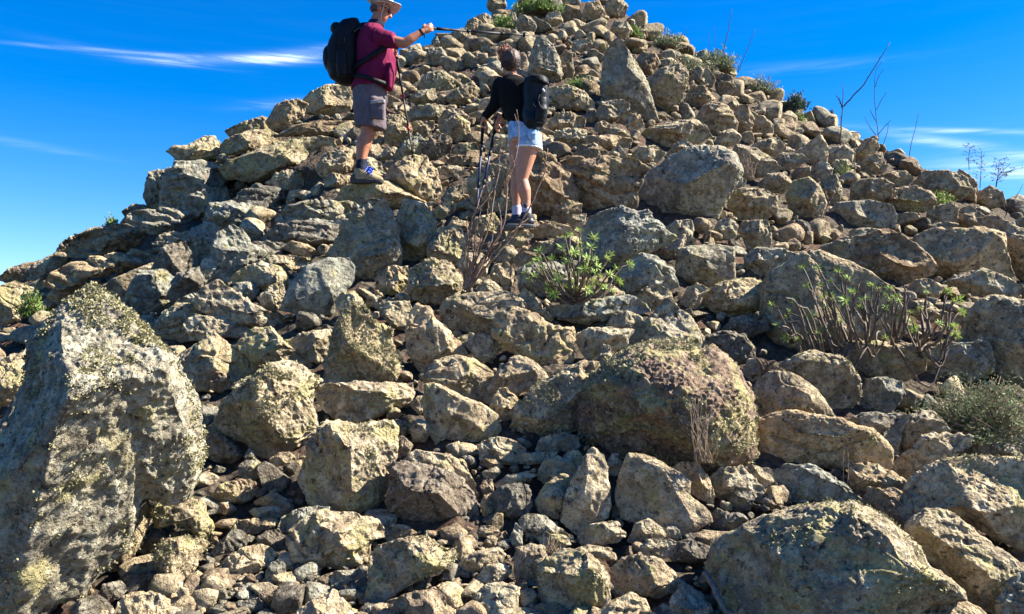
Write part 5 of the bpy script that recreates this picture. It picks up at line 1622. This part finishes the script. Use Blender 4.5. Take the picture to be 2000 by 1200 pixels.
def build_man():
    d = ROCK_DEPTH['lumpy lichen rock on which the man stands'] - .02
    m = d / F                                    # metres per photo pixel at the man
    base = px(712, 352, d)
    root = empty('person', base, 'man in maroon shirt, cargo shorts and pale sun hat pointing with a pole', 'person')
    J = lambda u, v, dy=0.0: px(u, v, d, dy)
    R = np.array([m, 0, 0]); Yv = np.array([0, 1.0, 0])

    def ring(u, v, hw, hd, dy=0.0, tilt=0.0):
        a = np.array([hw * m, 0, hw * m * tilt]); return (J(u, v, dy), a, np.array([0, hd, 0]))
    # --- body
    body = []
    torso = [ring(733, 44, 10, .062), ring(732, 54, 11, .068), ring(729, 60, 18, .15), ring(728, 70, 22, .19), ring(731, 95, 30, .19), ring(735, 120, 35, .19),
             ring(735, 145, 36, .19), ring(730, 165, 34, .18), ring(723, 185, 30, .18), ring(722, 198, 26, .16)]
    body.append(loft(torso))
    hd_f = np.array([.93, .12, -.34])             # where the face looks: right and down at the path
    H = rotation_to(hd_f)
    hc = J(743, 21, 0)
    L = lambda f, l, u: hc + H @ np.array([f, l, u])
    body.append(ellipsoid(L(-.010, 0, .028), (.098, .076, .092), H))
    body.append(ellipsoid(L(.030, 0, -.045), (.066, .060, .078), H))
    body.append(ellipsoid(L(.052, 0, -.088), (.034, .034, .026), H, 2))       # chin
    body.append(ellipsoid(L(.020, 0, -.072), (.055, .058, .040), H, 2))       # jaw
    body.append(capsule_chain([L(.086, 0, .022), L(.102, 0, -.002), L(.112, 0, -.020)], [.011, .014, .016], 10, 3))   # nose
    for sg in (-1, 1): body.append(ellipsoid(L(.104, sg * .012, -.022), (.010, .009, .008), H, 2))
    body.append(ellipsoid(L(.080, 0, .040), (.022, .055, .013), H, 2))         # brow
    body.append(ellipsoid(L(.084, 0, -.050), (.014, .024, .006), H, 2))        # upper lip
    body.append(ellipsoid(L(.082, 0, -.062), (.013, .021, .007), H, 2))        # lower lip
    for sg in (-1, 1):
        body.append(ellipsoid(L(.072, sg * .034, .012), (.012, .013, .010), H, 2))
        body.append(ellipsoid(L(-.010, sg * .078, -.008), (.020, .009, .033), H, 2))
        body.append(ellipsoid(L(.055, sg * .042, -.022), (.026, .020, .022), H, 2))
    body.append(capsule_chain([J(731, 62), J(736, 44), J(741, 32)], [.075, .068, .066], 16, 4))
    # near arm, raised forward
    sh, el, wr = J(741, 74, -.19), J(790, 85, -.25), J(826, 61, -.22)
    body.append(capsule_chain([sh, (sh + el) / 2 + [0, 0, -.004], el], [.062, .055, .047], 16, 5))
    body.append(capsule_chain([el, el + (wr - el) * .35 + [0, -.004, .0], wr], [.046, .044, .028], 16, 5))
    pole_dir = J(1035, 70, .9) - J(834, 55, -.20)
    body += hand(wr, J(842, 54, -.20) - wr, [0, -.3, 1.0], [-.2, -1, .3], curl=1.0, size=.088)
    # far arm: bent, fist on the grip of the lowered pole, in front of the chest
    sh2, el2, wr2 = J(738, 76, .19), J(752, 118, .27), J(771, 110, .16)
    body.append(capsule_chain([sh2, (sh2 + el2) / 2, el2], [.060, .052, .045], 16, 5))
    body.append(capsule_chain([el2, (el2 + wr2) / 2, wr2], [.044, .038, .028], 16, 5))
    fist = J(773, 104, .02)
    body.append(capsule_chain([wr2, J(771, 106, .07)], [.028, .030], 12, 4))
    body += hand(J(770, 109, .06), [.15, -.8, .1], [0, 0, 1], [.6, .3, 0], curl=1.0, size=.080)
    for i in range(4):      # the four fingers wrapped round the grip, seen from the side
        z = J(772 + (0, 1.5, 1.5, .5)[i], 96.5 + i * 4.6, -.035)
        body.append(capsule_chain([z + [-.035, .05, 0], z + [-.008, -.002, 0], z + [.014, .006, 0]], [.010, .0105, .009], 8, 3))
    # legs
    hipn, kn, an = J(722, 195, -.09), J(717, 262, -.10), J(705, 322, -.10)
    body.append(capsule_chain([hipn, (hipn + kn) / 2, kn], [.10, .085, .062], 18, 6))
    body.append(capsule_chain([kn, J(709, 283, -.10), J(706, 303, -.10), an], [.060, .066, .050, .038], 18, 5))
    body.append(ellipsoid(J(722, 260, -.11), (.045, .045, .05)))
    hf, kf, af = J(722, 195, .10), J(722, 258, .14), J(708, 318, .22)
    body.append(capsule_chain([hf, (hf + kf) / 2, kf], [.10, .085, .062], 18, 6))
    body.append(capsule_chain([kf, J(713, 281, .18), J(709, 301, .20), af], [.060, .064, .049, .038], 18, 5))
    for a, dy in ((an, -.10), (af, .22)):
        body.append(capsule_chain([a, a + [.03, 0, -.10], a + [.16, 0, -.135]], [.036, .040, .028], 12, 4))
    fuse(body, 'body', M_SKIN_T, root, base, .0062, 2)
    # --- shirt
    sh_r = [ring(733, 50, 13, .085), ring(729, 58, 22, .17), ring(728, 68, 28, .215), ring(730, 80, 33, .22), ring(731, 95, 35, .225), ring(735, 118, 40, .23),
            ring(735, 140, 40.5, .232), ring(731, 156, 39, .228), ring(723, 168, 36, .22), ring(722, 177, 36, .222)]
    sl1 = J(741, 74, -.19)
    parts = [loft(sh_r)]
    sle = J(772, 80, -.235)
    parts.append(loft([(sl1 + [-.03, 0, .01], [.0, 0, .092], [.02, .085, 0]), (sl1 + (sle - sl1) * .5, [-.012, 0, .090], [.02, .080, 0]),
                       (sle + [0, 0, 0], [-.02, 0, .088], [.02, .074, 0]), (sle + [.012, 0, -.003], [-.02, 0, .086], [.02, .072, 0])], 20))
    parts.append(capsule_chain([sh2, sh2 + (el2 - sh2) * .65], [.082, .078], 16, 5))
    parts.append(loft([(J(764, 128, -.10), [.035, 0, 0], [0, .12, 0]), (J(763, 150, -.10), [.045, 0, 0], [0, .12, 0]), (J(761, 172, -.08), [.035, 0, 0], [0, .10, 0]), (J(760, 176, -.08), [.03, 0, 0], [0, .09, 0])], 20))

    def folds(P):
        q = P * np.array([9, 4, 6.0]); q[:, 0] += q[:, 2] * .8
        return .009 * noise3(q) + .006 * np.abs(noise3(P * np.array([20, 8, 9.0]))) - .003
    fuse(parts, 'shirt', M_MAROON, root, base, .0085, 3, folds)
    # collar, stands up round the neck
    g = []
    c0 = [(J(732, 54), [.088, 0, .0], [0, .098, 0]), (J(735, 47), [.080, 0, -.01], [0, .088, 0]), (J(736, 43), [.077, 0, -.012], [0, .084, 0])]
    fuse([loft(c0, 24)], 'collar', M_NAVY, root, base, .007, 1)
    # --- shorts
    pr = [ring(722, 172, 33, .205), ring(722, 185, 33.5, .21), ring(723, 200, 32, .21), ring(723, 210, 31, .205)]
    parts = [loft(pr)]
    for dy, kk in ((-.10, J(722, 248, -.11)), (.11, J(726, 246, .15))):
        top = J(722, 196, dy)
        parts.append(loft([(top, [.155, 0, 0], [0, .115, 0]), ((top + kk) / 2, [.150, 0, 0], [0, .112, 0]), (kk, [.148, 0, -.02], [0, .110, 0]), (kk + [0, 0, -.012], [.148, 0, -.02], [0, .110, 0])], 26))

    def folds2(P):
        return .010 * noise3(P * np.array([11, 6, 5.0])) + .006 * np.abs(noise3(P * np.array([24, 10, 14.0])))
    fuse(parts, 'shorts', M_SHORTS, root, base, .0085, 2, folds2)
    pk = J(738, 216, -.235)
    fuse([loft([(pk + [0, 0, .10], [.062, .0, .008], [0, .018, 0]), (pk, [.070, 0, .0], [0, .030, 0]), (pk + [-.003, 0, -.085], [.064, 0, -.006], [0, .022, 0])], 20, 4)],
         'cargo_pocket', M_SHORTS, root, base, .006, 1)
    fuse([loft([(pk + [0, -.012, .095], [.070, .0, .008], [0, .022, 0]), (pk + [0, -.014, .060], [.070, 0, .006], [0, .026, 0])], 20, 4)],
         'pocket_flap', M_SHORTS_LIGHT, root, base, .005, 1)
    # --- socks and boots
    for a in (an, af):
        fuse([capsule_chain([a + [.004, 0, .045], a + [0, 0, -.01], a + [.006, 0, -.06]], [.047, .048, .052], 18, 5)], 'sock', M_NAVY, root, base, .006, 1)
        zf = (base[2] if a is an else base[2] + .0)
        x0 = a[0]
        hb = a[2] - zf if a is an else .16
        top = a + [0, 0, -.045]
        sole = a[2] - .178
        upp = [loft([(np.array([x0 - .005, a[1], top[2]]), [.062, 0, .0], [0, .052, 0]), (np.array([x0 + .0, a[1], top[2] - .05]), [.070, 0, 0], [0, .054, 0]), (np.array([x0 + .012, a[1], sole + .03]), [.088, 0, 0], [0, .052, 0])], 20),
               capsule_chain([[x0 - .035, a[1], sole + .050], [x0 + .07, a[1], sole + .062], [x0 + .135, a[1] + .005, sole + .045], [x0 + .185, a[1] + .008, sole + .034]], [.050, .052, .044, .032], 16, 5)]
        fuse(upp, 'boot', M_SUEDE, root, base, .006, 2)
        fuse([loft([(np.array([x0 + .062, a[1] + .003, sole - .006]), [.160, 0, 0], [0, .052, 0]), (np.array([x0 + .062, a[1] + .003, sole + .026]), [.163, 0, 0], [0, .056, 0])], 28, 3),
              loft([(np.array([x0 - .055, a[1], sole + .02]), [.050, 0, 0], [0, .050, 0]), (np.array([x0 - .058, a[1], sole + .075]), [.040, 0, 0], [0, .046, 0])], 20)],
             'sole', M_SOLE, root, base, .006, 1)
        g = Geo()
        for q in range(5):
            z = sole + .125 - q * .013; xx = x0 + .045 + q * .016
            g.tube([[xx, a[1] - .050, z - .01], [xx + .012, a[1] - .02, z + .008], [xx + .012, a[1] + .02, z + .008], [xx, a[1] + .05, z - .01]], [.0055], 6)
        g.tube(curve([[x0 + .06, a[1] - .045, sole + .105], [x0 + .09, a[1] - .065, sole + .118], [x0 + .115, a[1] - .06, sole + .095], [x0 + .085, a[1] - .05, sole + .085]], 10), [.008], 6)
        g.tube(curve([[x0 + .06, a[1] - .045, sole + .105], [x0 + .08, a[1] - .07, sole + .09], [x0 + .10, a[1] - .066, sole + .075]], 8), [.008], 6)
        g.obj('laces', M_LACE, root, base)
    # --- hat: crown and wavy brim
    hat = link('hat', None, parent=None)
    bpy.data.objects.remove(hat)
    n = 64; V = []; rings_ = [.098, .118, .140, .160, .176]
    hcen = L(-.004, 0, .070)
    th = np.linspace(0, 2 * math.pi, n, endpoint=False)
    for side_ in (0, 1):
        for k, r in enumerate(rings_):
            f = k / (len(rings_) - 1)
            wave = f ** 1.3 * (-.034 * np.cos(th * 1 - 0.25) + .004 + .024 * np.cos(2 * th + .5) + .014 * np.sin(3 * th + .7))
            fx = np.cos(th) * r * 1.05; ly = np.sin(th) * r * .92
            p = np.stack([fx, ly, wave - (.004 if side_ else 0)], 1)
            H2 = rotation_to([.99, .10, -.06])
            V.append(hcen + p @ H2.T)
    V = np.concatenate(V); m5 = len(rings_); T = []
    for s_ in (0, 1):
        for k in range(m5 - 1):
            for q in range(n):
                a = (s_ * m5 + k) * n + q; b = (s_ * m5 + k) * n + (q + 1) % n
                quad = [(a, b, b + n), (a, b + n, a + n)]
                if s_: quad = [t[::-1] for t in quad]
                T += quad
    for q in range(n):
        a, b = (m5 - 1) * n + q, (m5 - 1) * n + (q + 1) % n; c2, d2 = a + m5 * n, b + m5 * n
        T += [(a, b, d2), (a, d2, c2)]
        a, b = q, (q + 1) % n; c2, d2 = a + m5 * n, b + m5 * n
        T += [(b, a, c2), (b, c2, d2)]
    H2 = rotation_to([.99, .10, -.06])
    cr = [(hcen + H2 @ np.array([0, 0, z]), H2 @ np.array([rx, 0, 0]), H2 @ np.array([0, ry, 0])) for z, rx, ry in
          ((-.012, .106, .090), (.03, .104, .088), (.07, .097, .082), (.098, .082, .068), (.108, .05, .042))]
    fuse([loft(cr, 30)], 'hat_crown', M_HAT, root, base, .006, 2, lambda P: .003 * noise3(P * 22))
    g = Geo(); g.add(V, np.array(T)); g.obj('hat_brim', M_HAT, root, base)
    g = Geo()
    g.tube(curve([L(.02, -.085, .062), L(.03, -.084, .01), L(.035, -.070, -.06), L(.05, -.03, -.108), L(.055, 0, -.118)], 14), [.0032], 5)
    g.obj('chin_strap', M_HAT, root, base)
    # hair at the nape and temples
    fuse([ellipsoid(L(-.040, 0, -.006), (.066, .079, .045), H)], 'hair', M_GREYHAIR, root, base, .006, 1, lambda P: .002 * noise3(P * 90))
    # sunglasses
    g = Geo()
    for sg in (-1, 1):
        c = L(.090, sg * .034, .016)
        v, f = ellipsoid(c, (.009, .027, .020), H, 2); g.add(v, f)
        g.tube(curve([L(.090, sg * .060, .020), L(.05, sg * .080, .020), L(-.005, sg * .084, .016)], 8), [.0045, .0035], 6)
    g.tube([L(.098, -.014, .020), L(.102, 0, .022), L(.098, .014, .020)], [.004], 6)
    g.obj('sunglasses', M_LENS, root, base)
    # watch on the raised arm
    a, b = el + (wr - el) * .86, el + (wr - el) * .96
    g = Geo(); g.tube([a, (a + b) / 2, b], [.034, .035, .034], 14); g.obj('wristband', M_BLACK, root, base)

    # --- backpack: worn, but a thing of its own
    bp = px(668, 168, d)
    rb = empty('backpack', bp, 'large round black backpack on the back of the man in maroon', 'backpack')
    bl = [ring(694, 38, 7, .05), ring(686, 46, 18, .11), ring(679, 60, 26, .15), ring(673, 85, 31, .165), ring(671, 110, 34, .17), ring(671, 135, 33, .165), ring(674, 152, 29, .15), ring(680, 163, 19, .11), ring(681, 167, 10, .06)]
    bl = [(c, a, b) for c, a, b in bl]
    fuse([loft(bl, 30, 2.3)], 'pack_bag', M_BLACK, rb, bp, .009, 3, lambda P: .010 * noise3(P * np.array([7, 7, 5.0])) + .004 * np.abs(noise3(P * 18)))
    fuse([ellipsoid(J(645, 115, 0), (.07, .13, .13)), ellipsoid(J(660, 58, 0), (.07, .12, .06))], 'front_pocket', M_BLACK, rb, bp, .009, 3, lambda P: .006 * noise3(P * 12))
    fuse([loft([(J(667, 100, -.19), [.045, 0, .0], [0, .035, 0]), (J(667, 128, -.20), [.055, 0, 0], [0, .045, 0]), (J(669, 150, -.18), [.05, 0, 0], [0, .04, 0])], 18)], 'side_pocket', M_BLACK, rb, bp, .008, 2)
    g = Geo()
    def band(pts, w, mt='strap'):
        gg = Geo()
        c = curve(pts, 22)
        t = np.gradient(c, axis=0); t /= np.linalg.norm(t, axis=1)[:, None]
        out = c - np.array(J(731, 105, 0)); out[:, 2] *= .15; out /= np.linalg.norm(out, axis=1)[:, None]
        s = np.cross(t, out); s /= np.linalg.norm(s, axis=1)[:, None]
        V = np.concatenate([c + s * w, c - s * w, c + s * w + out * .007, c - s * w + out * .007]); n = 22; T = []
        for k in range(n - 1):
            for a, b in ((0, 1), (3, 2), (2, 0), (1, 3)):
                p, q = a * n + k, b * n + k; T += [(p, q, q + 1), (p, q + 1, p + 1)]
        gg.add(V, np.array(T)); return gg.obj(mt, M_BLACK, rb, bp)
    # shoulder strap over the near shoulder, down and back under the arm
    band([J(690, 62, -.15), J(706, 51, -.13), J(724, 50, -.12), J(737, 56, -.13), J(749, 68, -.14), J(757, 84, -.205), J(750, 94, -.225), J(728, 108, -.245), J(706, 122, -.20), J(690, 132, -.15)], .026)
    band([J(690, 60, .15), J(706, 50, .13), J(724, 50, .12), J(740, 58, .14), J(752, 74, .16), J(762, 96, .15)], .026)
    # hip belt
    band([J(690, 148, -.16), J(708, 149, -.235), J(730, 156, -.250), J(750, 163, -.20), J(762, 169, -.12)], .020, 'hip_belt')
    g = Geo()
    for uu in (655, 664, 673): g.tube(curve([J(uu + 8, 52, -.12), J(uu, 75, -.172), J(uu - 2, 100, -.186)], 10), [.0035], 5)
    g.obj('zip', M_NAVYB, rb, bp)
    # --- poles
    h0 = J(833, 55, -.20)
    tip = J(1037, 70, -.20 + .55)
    gt = h0 - (tip - h0) / np.linalg.norm(tip - h0) * .03
    pole('trekking_pole', gt, tip, 'trekking pole held out level and pointed uphill by the man', mat=M_METAL, clampm=M_BLACK)
    pole('trekking_pole', J(771, 90, -.02), J(808, 313, .05), 'trekking pole planted downward in front of the belly of the man', mat=M_METAL, clampm=M_RED, clamps=(.44, .72))


def build_woman():
    d = ROCK_DEPTH['flat rock the woman in black stands on'] - .03
    m = d / F
    base = px(1017, 447, d)
    root = empty('person', base, 'woman in black top and light denim shorts seen from behind, leaning on poles', 'person')
    J = lambda u, v, dy=0.0: px(u, v, d, dy)

    def ring(u, v, hw, hd, dy=0.0, tilt=0.0):
        return (J(u, v, dy), np.array([hw * m, 0, hw * m * tilt]), np.array([0, hd, 0]))
    body = []
    tors = [ring(1000, 146, 9, .050), ring(1002, 152, 20, .07), ring(1005, 160, 30, .085), ring(1008, 180, 31, .10), ring(1012, 205, 28, .10), ring(1018, 228, 24, .09), ring(1024, 245, 26, .10), ring(1025, 268, 29, .12), ring(1025, 280, 27, .11)]
    body.append(loft(tors))
    Hf = rotation_to([-.28, .94, .12])            # looking up the hill, a touch to the left
    hc = J(996, 122, 0)
    L = lambda f, l, u: hc + Hf @ np.array([f, l, u])
    body.append(ellipsoid(L(-.005, 0, .02), (.088, .070, .080), Hf))
    body.append(ellipsoid(L(.030, 0, -.045), (.055, .052, .065), Hf))
    body.append(ellipsoid(L(.060, 0, -.082), (.024, .026, .020), Hf, 2))
    body.append(capsule_chain([L(.078, 0, .01), L(.095, 0, -.018)], [.009, .012], 10, 3))
    body.append(ellipsoid(L(.074, 0, -.052), (.012, .022, .009), Hf, 2))
    for sg in (-1, 1):
        body.append(ellipsoid(L(.066, sg * .03, .012), (.010, .012, .009), Hf, 2))
        body.append(ellipsoid(L(-.005, sg * .073, -.015), (.018, .008, .028), Hf, 2))
    body.append(capsule_chain([J(1000, 160, 0), J(999, 147, .0), J(997, 132, .0)], [.055, .045, .046], 16, 4))
    # arms
    shl, ell, wrl = J(977, 165, .02), J(968, 203, .05), J(949, 226, .12)
    shr, elr, wrr = J(1034, 167, -.02), J(1020, 208, .14), J(976, 233, .22)
    body.append(capsule_chain([shl, ell], [.045, .036], 14, 6)); body.append(capsule_chain([ell, wrl], [.036, .023], 14, 6))
    body.append(capsule_chain([shr, elr], [.045, .036], 14, 6)); body.append(capsule_chain([elr, wrr], [.036, .023], 14, 6))
    body += hand(wrl, [-.5, .25, -.75], [.2, .9, .3], [-.7, -.4, .3], size=.078)
    body += hand(wrr, [-.5, .25, -.75], [-.2, .9, .3], [-.5, -.6, .3], size=.078)
    # legs
    hl, kl, al = J(1013, 275, .06), J(1009, 348, .07), J(1009, 410, .07)
    hr, kr, ar = J(1032, 277, -.05), J(1019, 350, -.05), J(1028, 413, -.05)
    body.append(capsule_chain([hl, J(1011, 310, .06), kl], [.088, .074, .049], 18, 6))
    body.append(capsule_chain([kl, J(1008, 372, .075), J(1008, 395, .07), al], [.048, .052, .037, .033], 18, 5))
    body.append(capsule_chain([hr, J(1027, 305, -.05), kr], [.098, .084, .052], 18, 6))
    body.append(capsule_chain([kr, J(1024, 372, -.055), J(1027, 394, -.05), ar], [.050, .056, .040, .034], 18, 5))
    body.append(ellipsoid(J(1014, 282, .05), (.095, .10, .09))); body.append(ellipsoid(J(1034, 282, -.045), (.10, .10, .09)))
    for a in (al, ar): body.append(capsule_chain([a, a + [-.01, 0, -.09], a + [-.10, .04, -.115]], [.032, .034, .024], 12, 4))
    fuse(body, 'body', M_SKIN_W, root, base, .0060, 2)
    # top with long sleeves
    tt = [ring(1000, 150, 14, .068), ring(1002, 155, 24, .085), ring(1005, 162, 34, .105), ring(1008, 180, 35, .12), ring(1010, 205, 33, .12), ring(1015, 228, 29, .115), ring(1020, 240, 27, .115), ring(1022, 246, 26, .12)]
    parts = [loft(tt)]
    parts += [capsule_chain([shl, ell], [.060, .050], 16, 6), capsule_chain([ell, ell + (wrl - ell) * .95], [.050, .036], 16, 6)]
    parts += [capsule_chain([shr, elr], [.060, .050], 16, 6), capsule_chain([elr, elr + (wrr - elr) * .72], [.050, .040], 16, 6)]
    fuse(parts, 'long_sleeved_top', M_BLACKKNIT, root, base, .008, 3, lambda P: .007 * noise3(P * np.array([9, 9, 12.0])) + .003)
    # denim shorts
    pr = [ring(1019, 238, 26, .115), ring(1021, 250, 29, .125), ring(1024, 266, 31, .135), ring(1025, 274, 31.5, .14)]
    parts = [loft(pr), loft([(J(1012, 262, .06), [.085, 0, 0], [0, .09, 0]), (J(1010.5, 285, .06), [.083, 0, 0], [0, .088, 0]), (J(1010.5, 287, .06), [.083, 0, 0], [0, .088, 0])], 24),
             loft([(J(1033, 262, -.05), [.105, 0, 0], [0, .105, 0]), (J(1034, 286, -.05), [.110, 0, -.012], [0, .104, 0]), (J(1034, 288, -.05), [.110, 0, -.012], [0, .104, 0])], 24)]
    fuse(parts, 'denim_shorts', M_DENIM, root, base, .007, 2, lambda P: .005 * noise3(P * np.array([16, 10, 12.0])))
    for c, rx, ry in ((J(1010.5, 288, .06), .085, .090), (J(1034, 290, -.05), .112, .106)):
        fuse([loft([(c + [0, 0, .010], [rx, 0, -.01], [0, ry, 0]), (c + [0, 0, -.006], [rx, 0, -.01], [0, ry, 0])], 26)], 'frayed_hem', M_DENIMW, root, base, .006, 0, lambda P: .004 * noise3(P * 70))
    # pocket stitched on the seat
    pk = J(1039, 262, -.185)
    fuse([loft([(pk + [0, 0, .035], [.038, .004, 0], [0, .010, 0]), (pk, [.040, .004, 0], [0, .018, 0]), (pk + [0, 0, -.045], [.026, .004, 0], [0, .014, 0])], 16, 4)], 'pocket', M_DENIM, root, base, .005, 1)
    # socks, shoes
    for a, fw in ((al, [-.78, .40, 0]), (ar, [-.80, -.10, 0])):
        fuse([capsule_chain([a + [0, 0, .020], a + [0, 0, -.02], a + [0, 0, -.06]], [.041, .041, .042], 16, 4)], 'sock', M_SOCKW, root, base, .006, 1)
        f = np.array(fw); f = f / np.linalg.norm(f); s = np.array([-f[1], f[0], 0]); so = base[2] + .002
        b0 = np.array([a[0], a[1], so])
        fuse([loft([(b0 + [0, 0, .125], f * .048, s * .042), (b0 + [0, 0, .09], f * .055, s * .045), (b0 + f * .012 + [0, 0, .04], f * .072, s * .044)], 20),
              capsule_chain([b0 - f * .03 + [0, 0, .045], b0 + f * .06 + [0, 0, .050], b0 + f * .115 + [0, 0, .038], b0 + f * .150 + [0, 0, .032]], [.041, .043, .036, .026], 16, 5)],
             'shoe', M_SHOEB, root, base, .006, 2)
        fuse([loft([(b0 + f * .05 + [0, 0, -.004], f * .128, s * .044), (b0 + f * .05 + [0, 0, .024], f * .132, s * .047)], 26, 3)], 'sole', M_SHOEG, root, base, .0055, 1)
    # tattoo on the right calf, just above the ankle
    v, f = ellipsoid(J(1026.5, 402, -.095), (.018, .006, .022), None, 2)
    g = Geo(); g.add(v, f); g.obj('tattoo', M_INK, root, base)
    # hair
    fuse([ellipsoid(L(-.018, 0, .024), (.090, .079, .088), Hf), ellipsoid(L(-.03, 0, -.03), (.06, .066, .055), Hf)], 'hair', M_HAIR, root, base, .006, 1,
         lambda P: .004 * noise3(P * np.array([60, 60, 25.0])) + .002)
    rs = np.random.RandomState(4)
    g = Geo(); bc = J(986, 106, -.02)
    v, f = ellipsoid(bc, (.052, .045, .060), None, 3); v = v + (v - bc) * (.28 * noise3(v * 30))[:, None]; g.add(v, f)
    for k in range(150):                         # curls
        th = rs.uniform(0, 6.28); ph = rs.uniform(-1.2, 1.5)
        c = bc + np.array([math.cos(th) * math.cos(ph) * .052, math.sin(th) * math.cos(ph) * .045, math.sin(ph) * .060 + rs.uniform(-.02, .02)])
        r = rs.uniform(.010, .020); ax = rs.normal(size=3); ax /= np.linalg.norm(ax)
        a = np.cross(ax, [.2, .4, .9]); a /= np.linalg.norm(a); b = np.cross(ax, a)
        g.tube([c + r * (math.cos(x) * a + math.sin(x) * b) + ax * x * .003 for x in np.linspace(0, 4.6, 9)], [.0042, .0020], 5)
    g.obj('hair_bun', M_HAIRRED, root, base)
    g = Geo()
    for k in range(420):                         # strands swept up from the nape to the bun
        a = rs.uniform(-1.5, 1.5); z = rs.uniform(-.07, .10)
        q = Hf @ np.array([-.094 * math.cos(a) * math.sqrt(max(0, 1 - (z / .11) ** 2)) - .012, .083 * math.sin(a), 0]) + hc + np.array([0, 0, z])
        t = (bc - q); t /= np.linalg.norm(t)
        o1 = q + t * .03 + rs.normal(size=3) * .006; o2 = q + t * .06 + rs.normal(size=3) * .008
        g.tube([q, o1, o2], [.0035, .003, .0015], 4)
    g.obj('hair_strands', M_HAIR, root, base)
    # loose end of a drawstring down her back
    g = Geo(); g.tube(curve([J(1034, 175, -.24), J(1030, 200, -.26)], 6), [.003], 5)

    # backpack
    bp = px(1050, 252, d)
    rb = empty('backpack', bp, 'slim black backpack with dark blue sheen worn by the woman in black', 'backpack')
    bl = [ring(1042, 152, 11, .06, -.10), ring(1045, 156, 20, .10, -.12), ring(1046, 175, 24, .10, -.12), ring(1047, 200, 24.5, .105, -.12), ring(1045, 225, 24, .10, -.12), ring(1044, 242, 21, .11, -.12), ring(1044, 252, 13, .08, -.11)]
    fuse([loft(bl, 28, 2.6)], 'pack_bag', M_NAVYB, rb, bp, .008, 3, lambda P: .009 * noise3(P * np.array([8, 8, 6.0])) + .006 * np.abs(noise3(P * np.array([22, 14, 9.0]))))
    fuse([loft([(J(1046, 150, -.12), [.06, 0, 0], [0, .07, 0]), (J(1049, 155, -.13), [.088, 0, 0], [0, .105, 0]), (J(1050, 165, -.13), [.098, 0, -.01], [0, .115, 0]), (J(1050, 168, -.13), [.096, 0, -.01], [0, .112, 0])], 26, 2.6)],
         'pack_lid', M_BLACK, rb, bp, .008, 3, lambda P: .006 * noise3(P * 11))
    fuse([loft([(J(1060, 190, -.235), [.035, .01, 0], [0, .028, 0]), (J(1058, 215, -.25), [.050, .01, 0], [0, .035, 0]), (J(1054, 240, -.225), [.04, .01, 0], [0, .03, 0])], 18)],
         'side_pocket', M_NAVYB, rb, bp, .007, 2, lambda P: .005 * noise3(P * 16))
    g = Geo()
    for k, (u0, v0, u1, v1) in enumerate(((1052, 196, 1060, 214), (1041, 202, 1048, 210), (1056, 182, 1052, 200))):
        g.tube(curve([J(u0, v0, -.262), J((u0 + u1) / 2 - 2, (v0 + v1) / 2, -.285), J(u1, v1, -.285)], 8), [.004], 5)
    g.obj('strap', M_BLACK, rb, bp)
    g = Geo()      # small pale print on the bag
    g.tube([J(1060, 174, -.262), J(1062, 177, -.266), J(1064, 180, -.262)], [.006, .009, .005], 6)
    g.obj('print', M_REFL, rb, bp)

    def hip(u, v, dy): return J(u, v, dy)
    g = Geo()
    g.tube(curve([J(1032, 160, -.06), J(1024, 151, .02), J(1020, 156, .10), J(1022, 175, .14), J(1030, 205, .13), J(1036, 225, .04)], 16), [.018], 8)
    g.tube(curve([J(1018, 160, -.09), J(1006, 152, .0), J(1000, 158, .09), J(998, 178, .13), J(1002, 205, .12), J(1018, 230, .02)], 16), [.018], 8)
    g.obj('shoulder_strap', M_BLACK, rb, bp)
    # poles
    pole('trekking_pole', J(945, 222, .14), J(930, 420, .12), 'dark blue trekking pole held in the left hand of the woman', mat=M_BLUEPOLE, clamps=(.36, .70))
    pole('trekking_pole', J(972, 229, .24), J(935, 405, .22), 'dark trekking pole slanting inward held in the right hand of the woman', mat=M_BLUEPOLE, clamps=(.40, .72))


build_man()
build_woman()
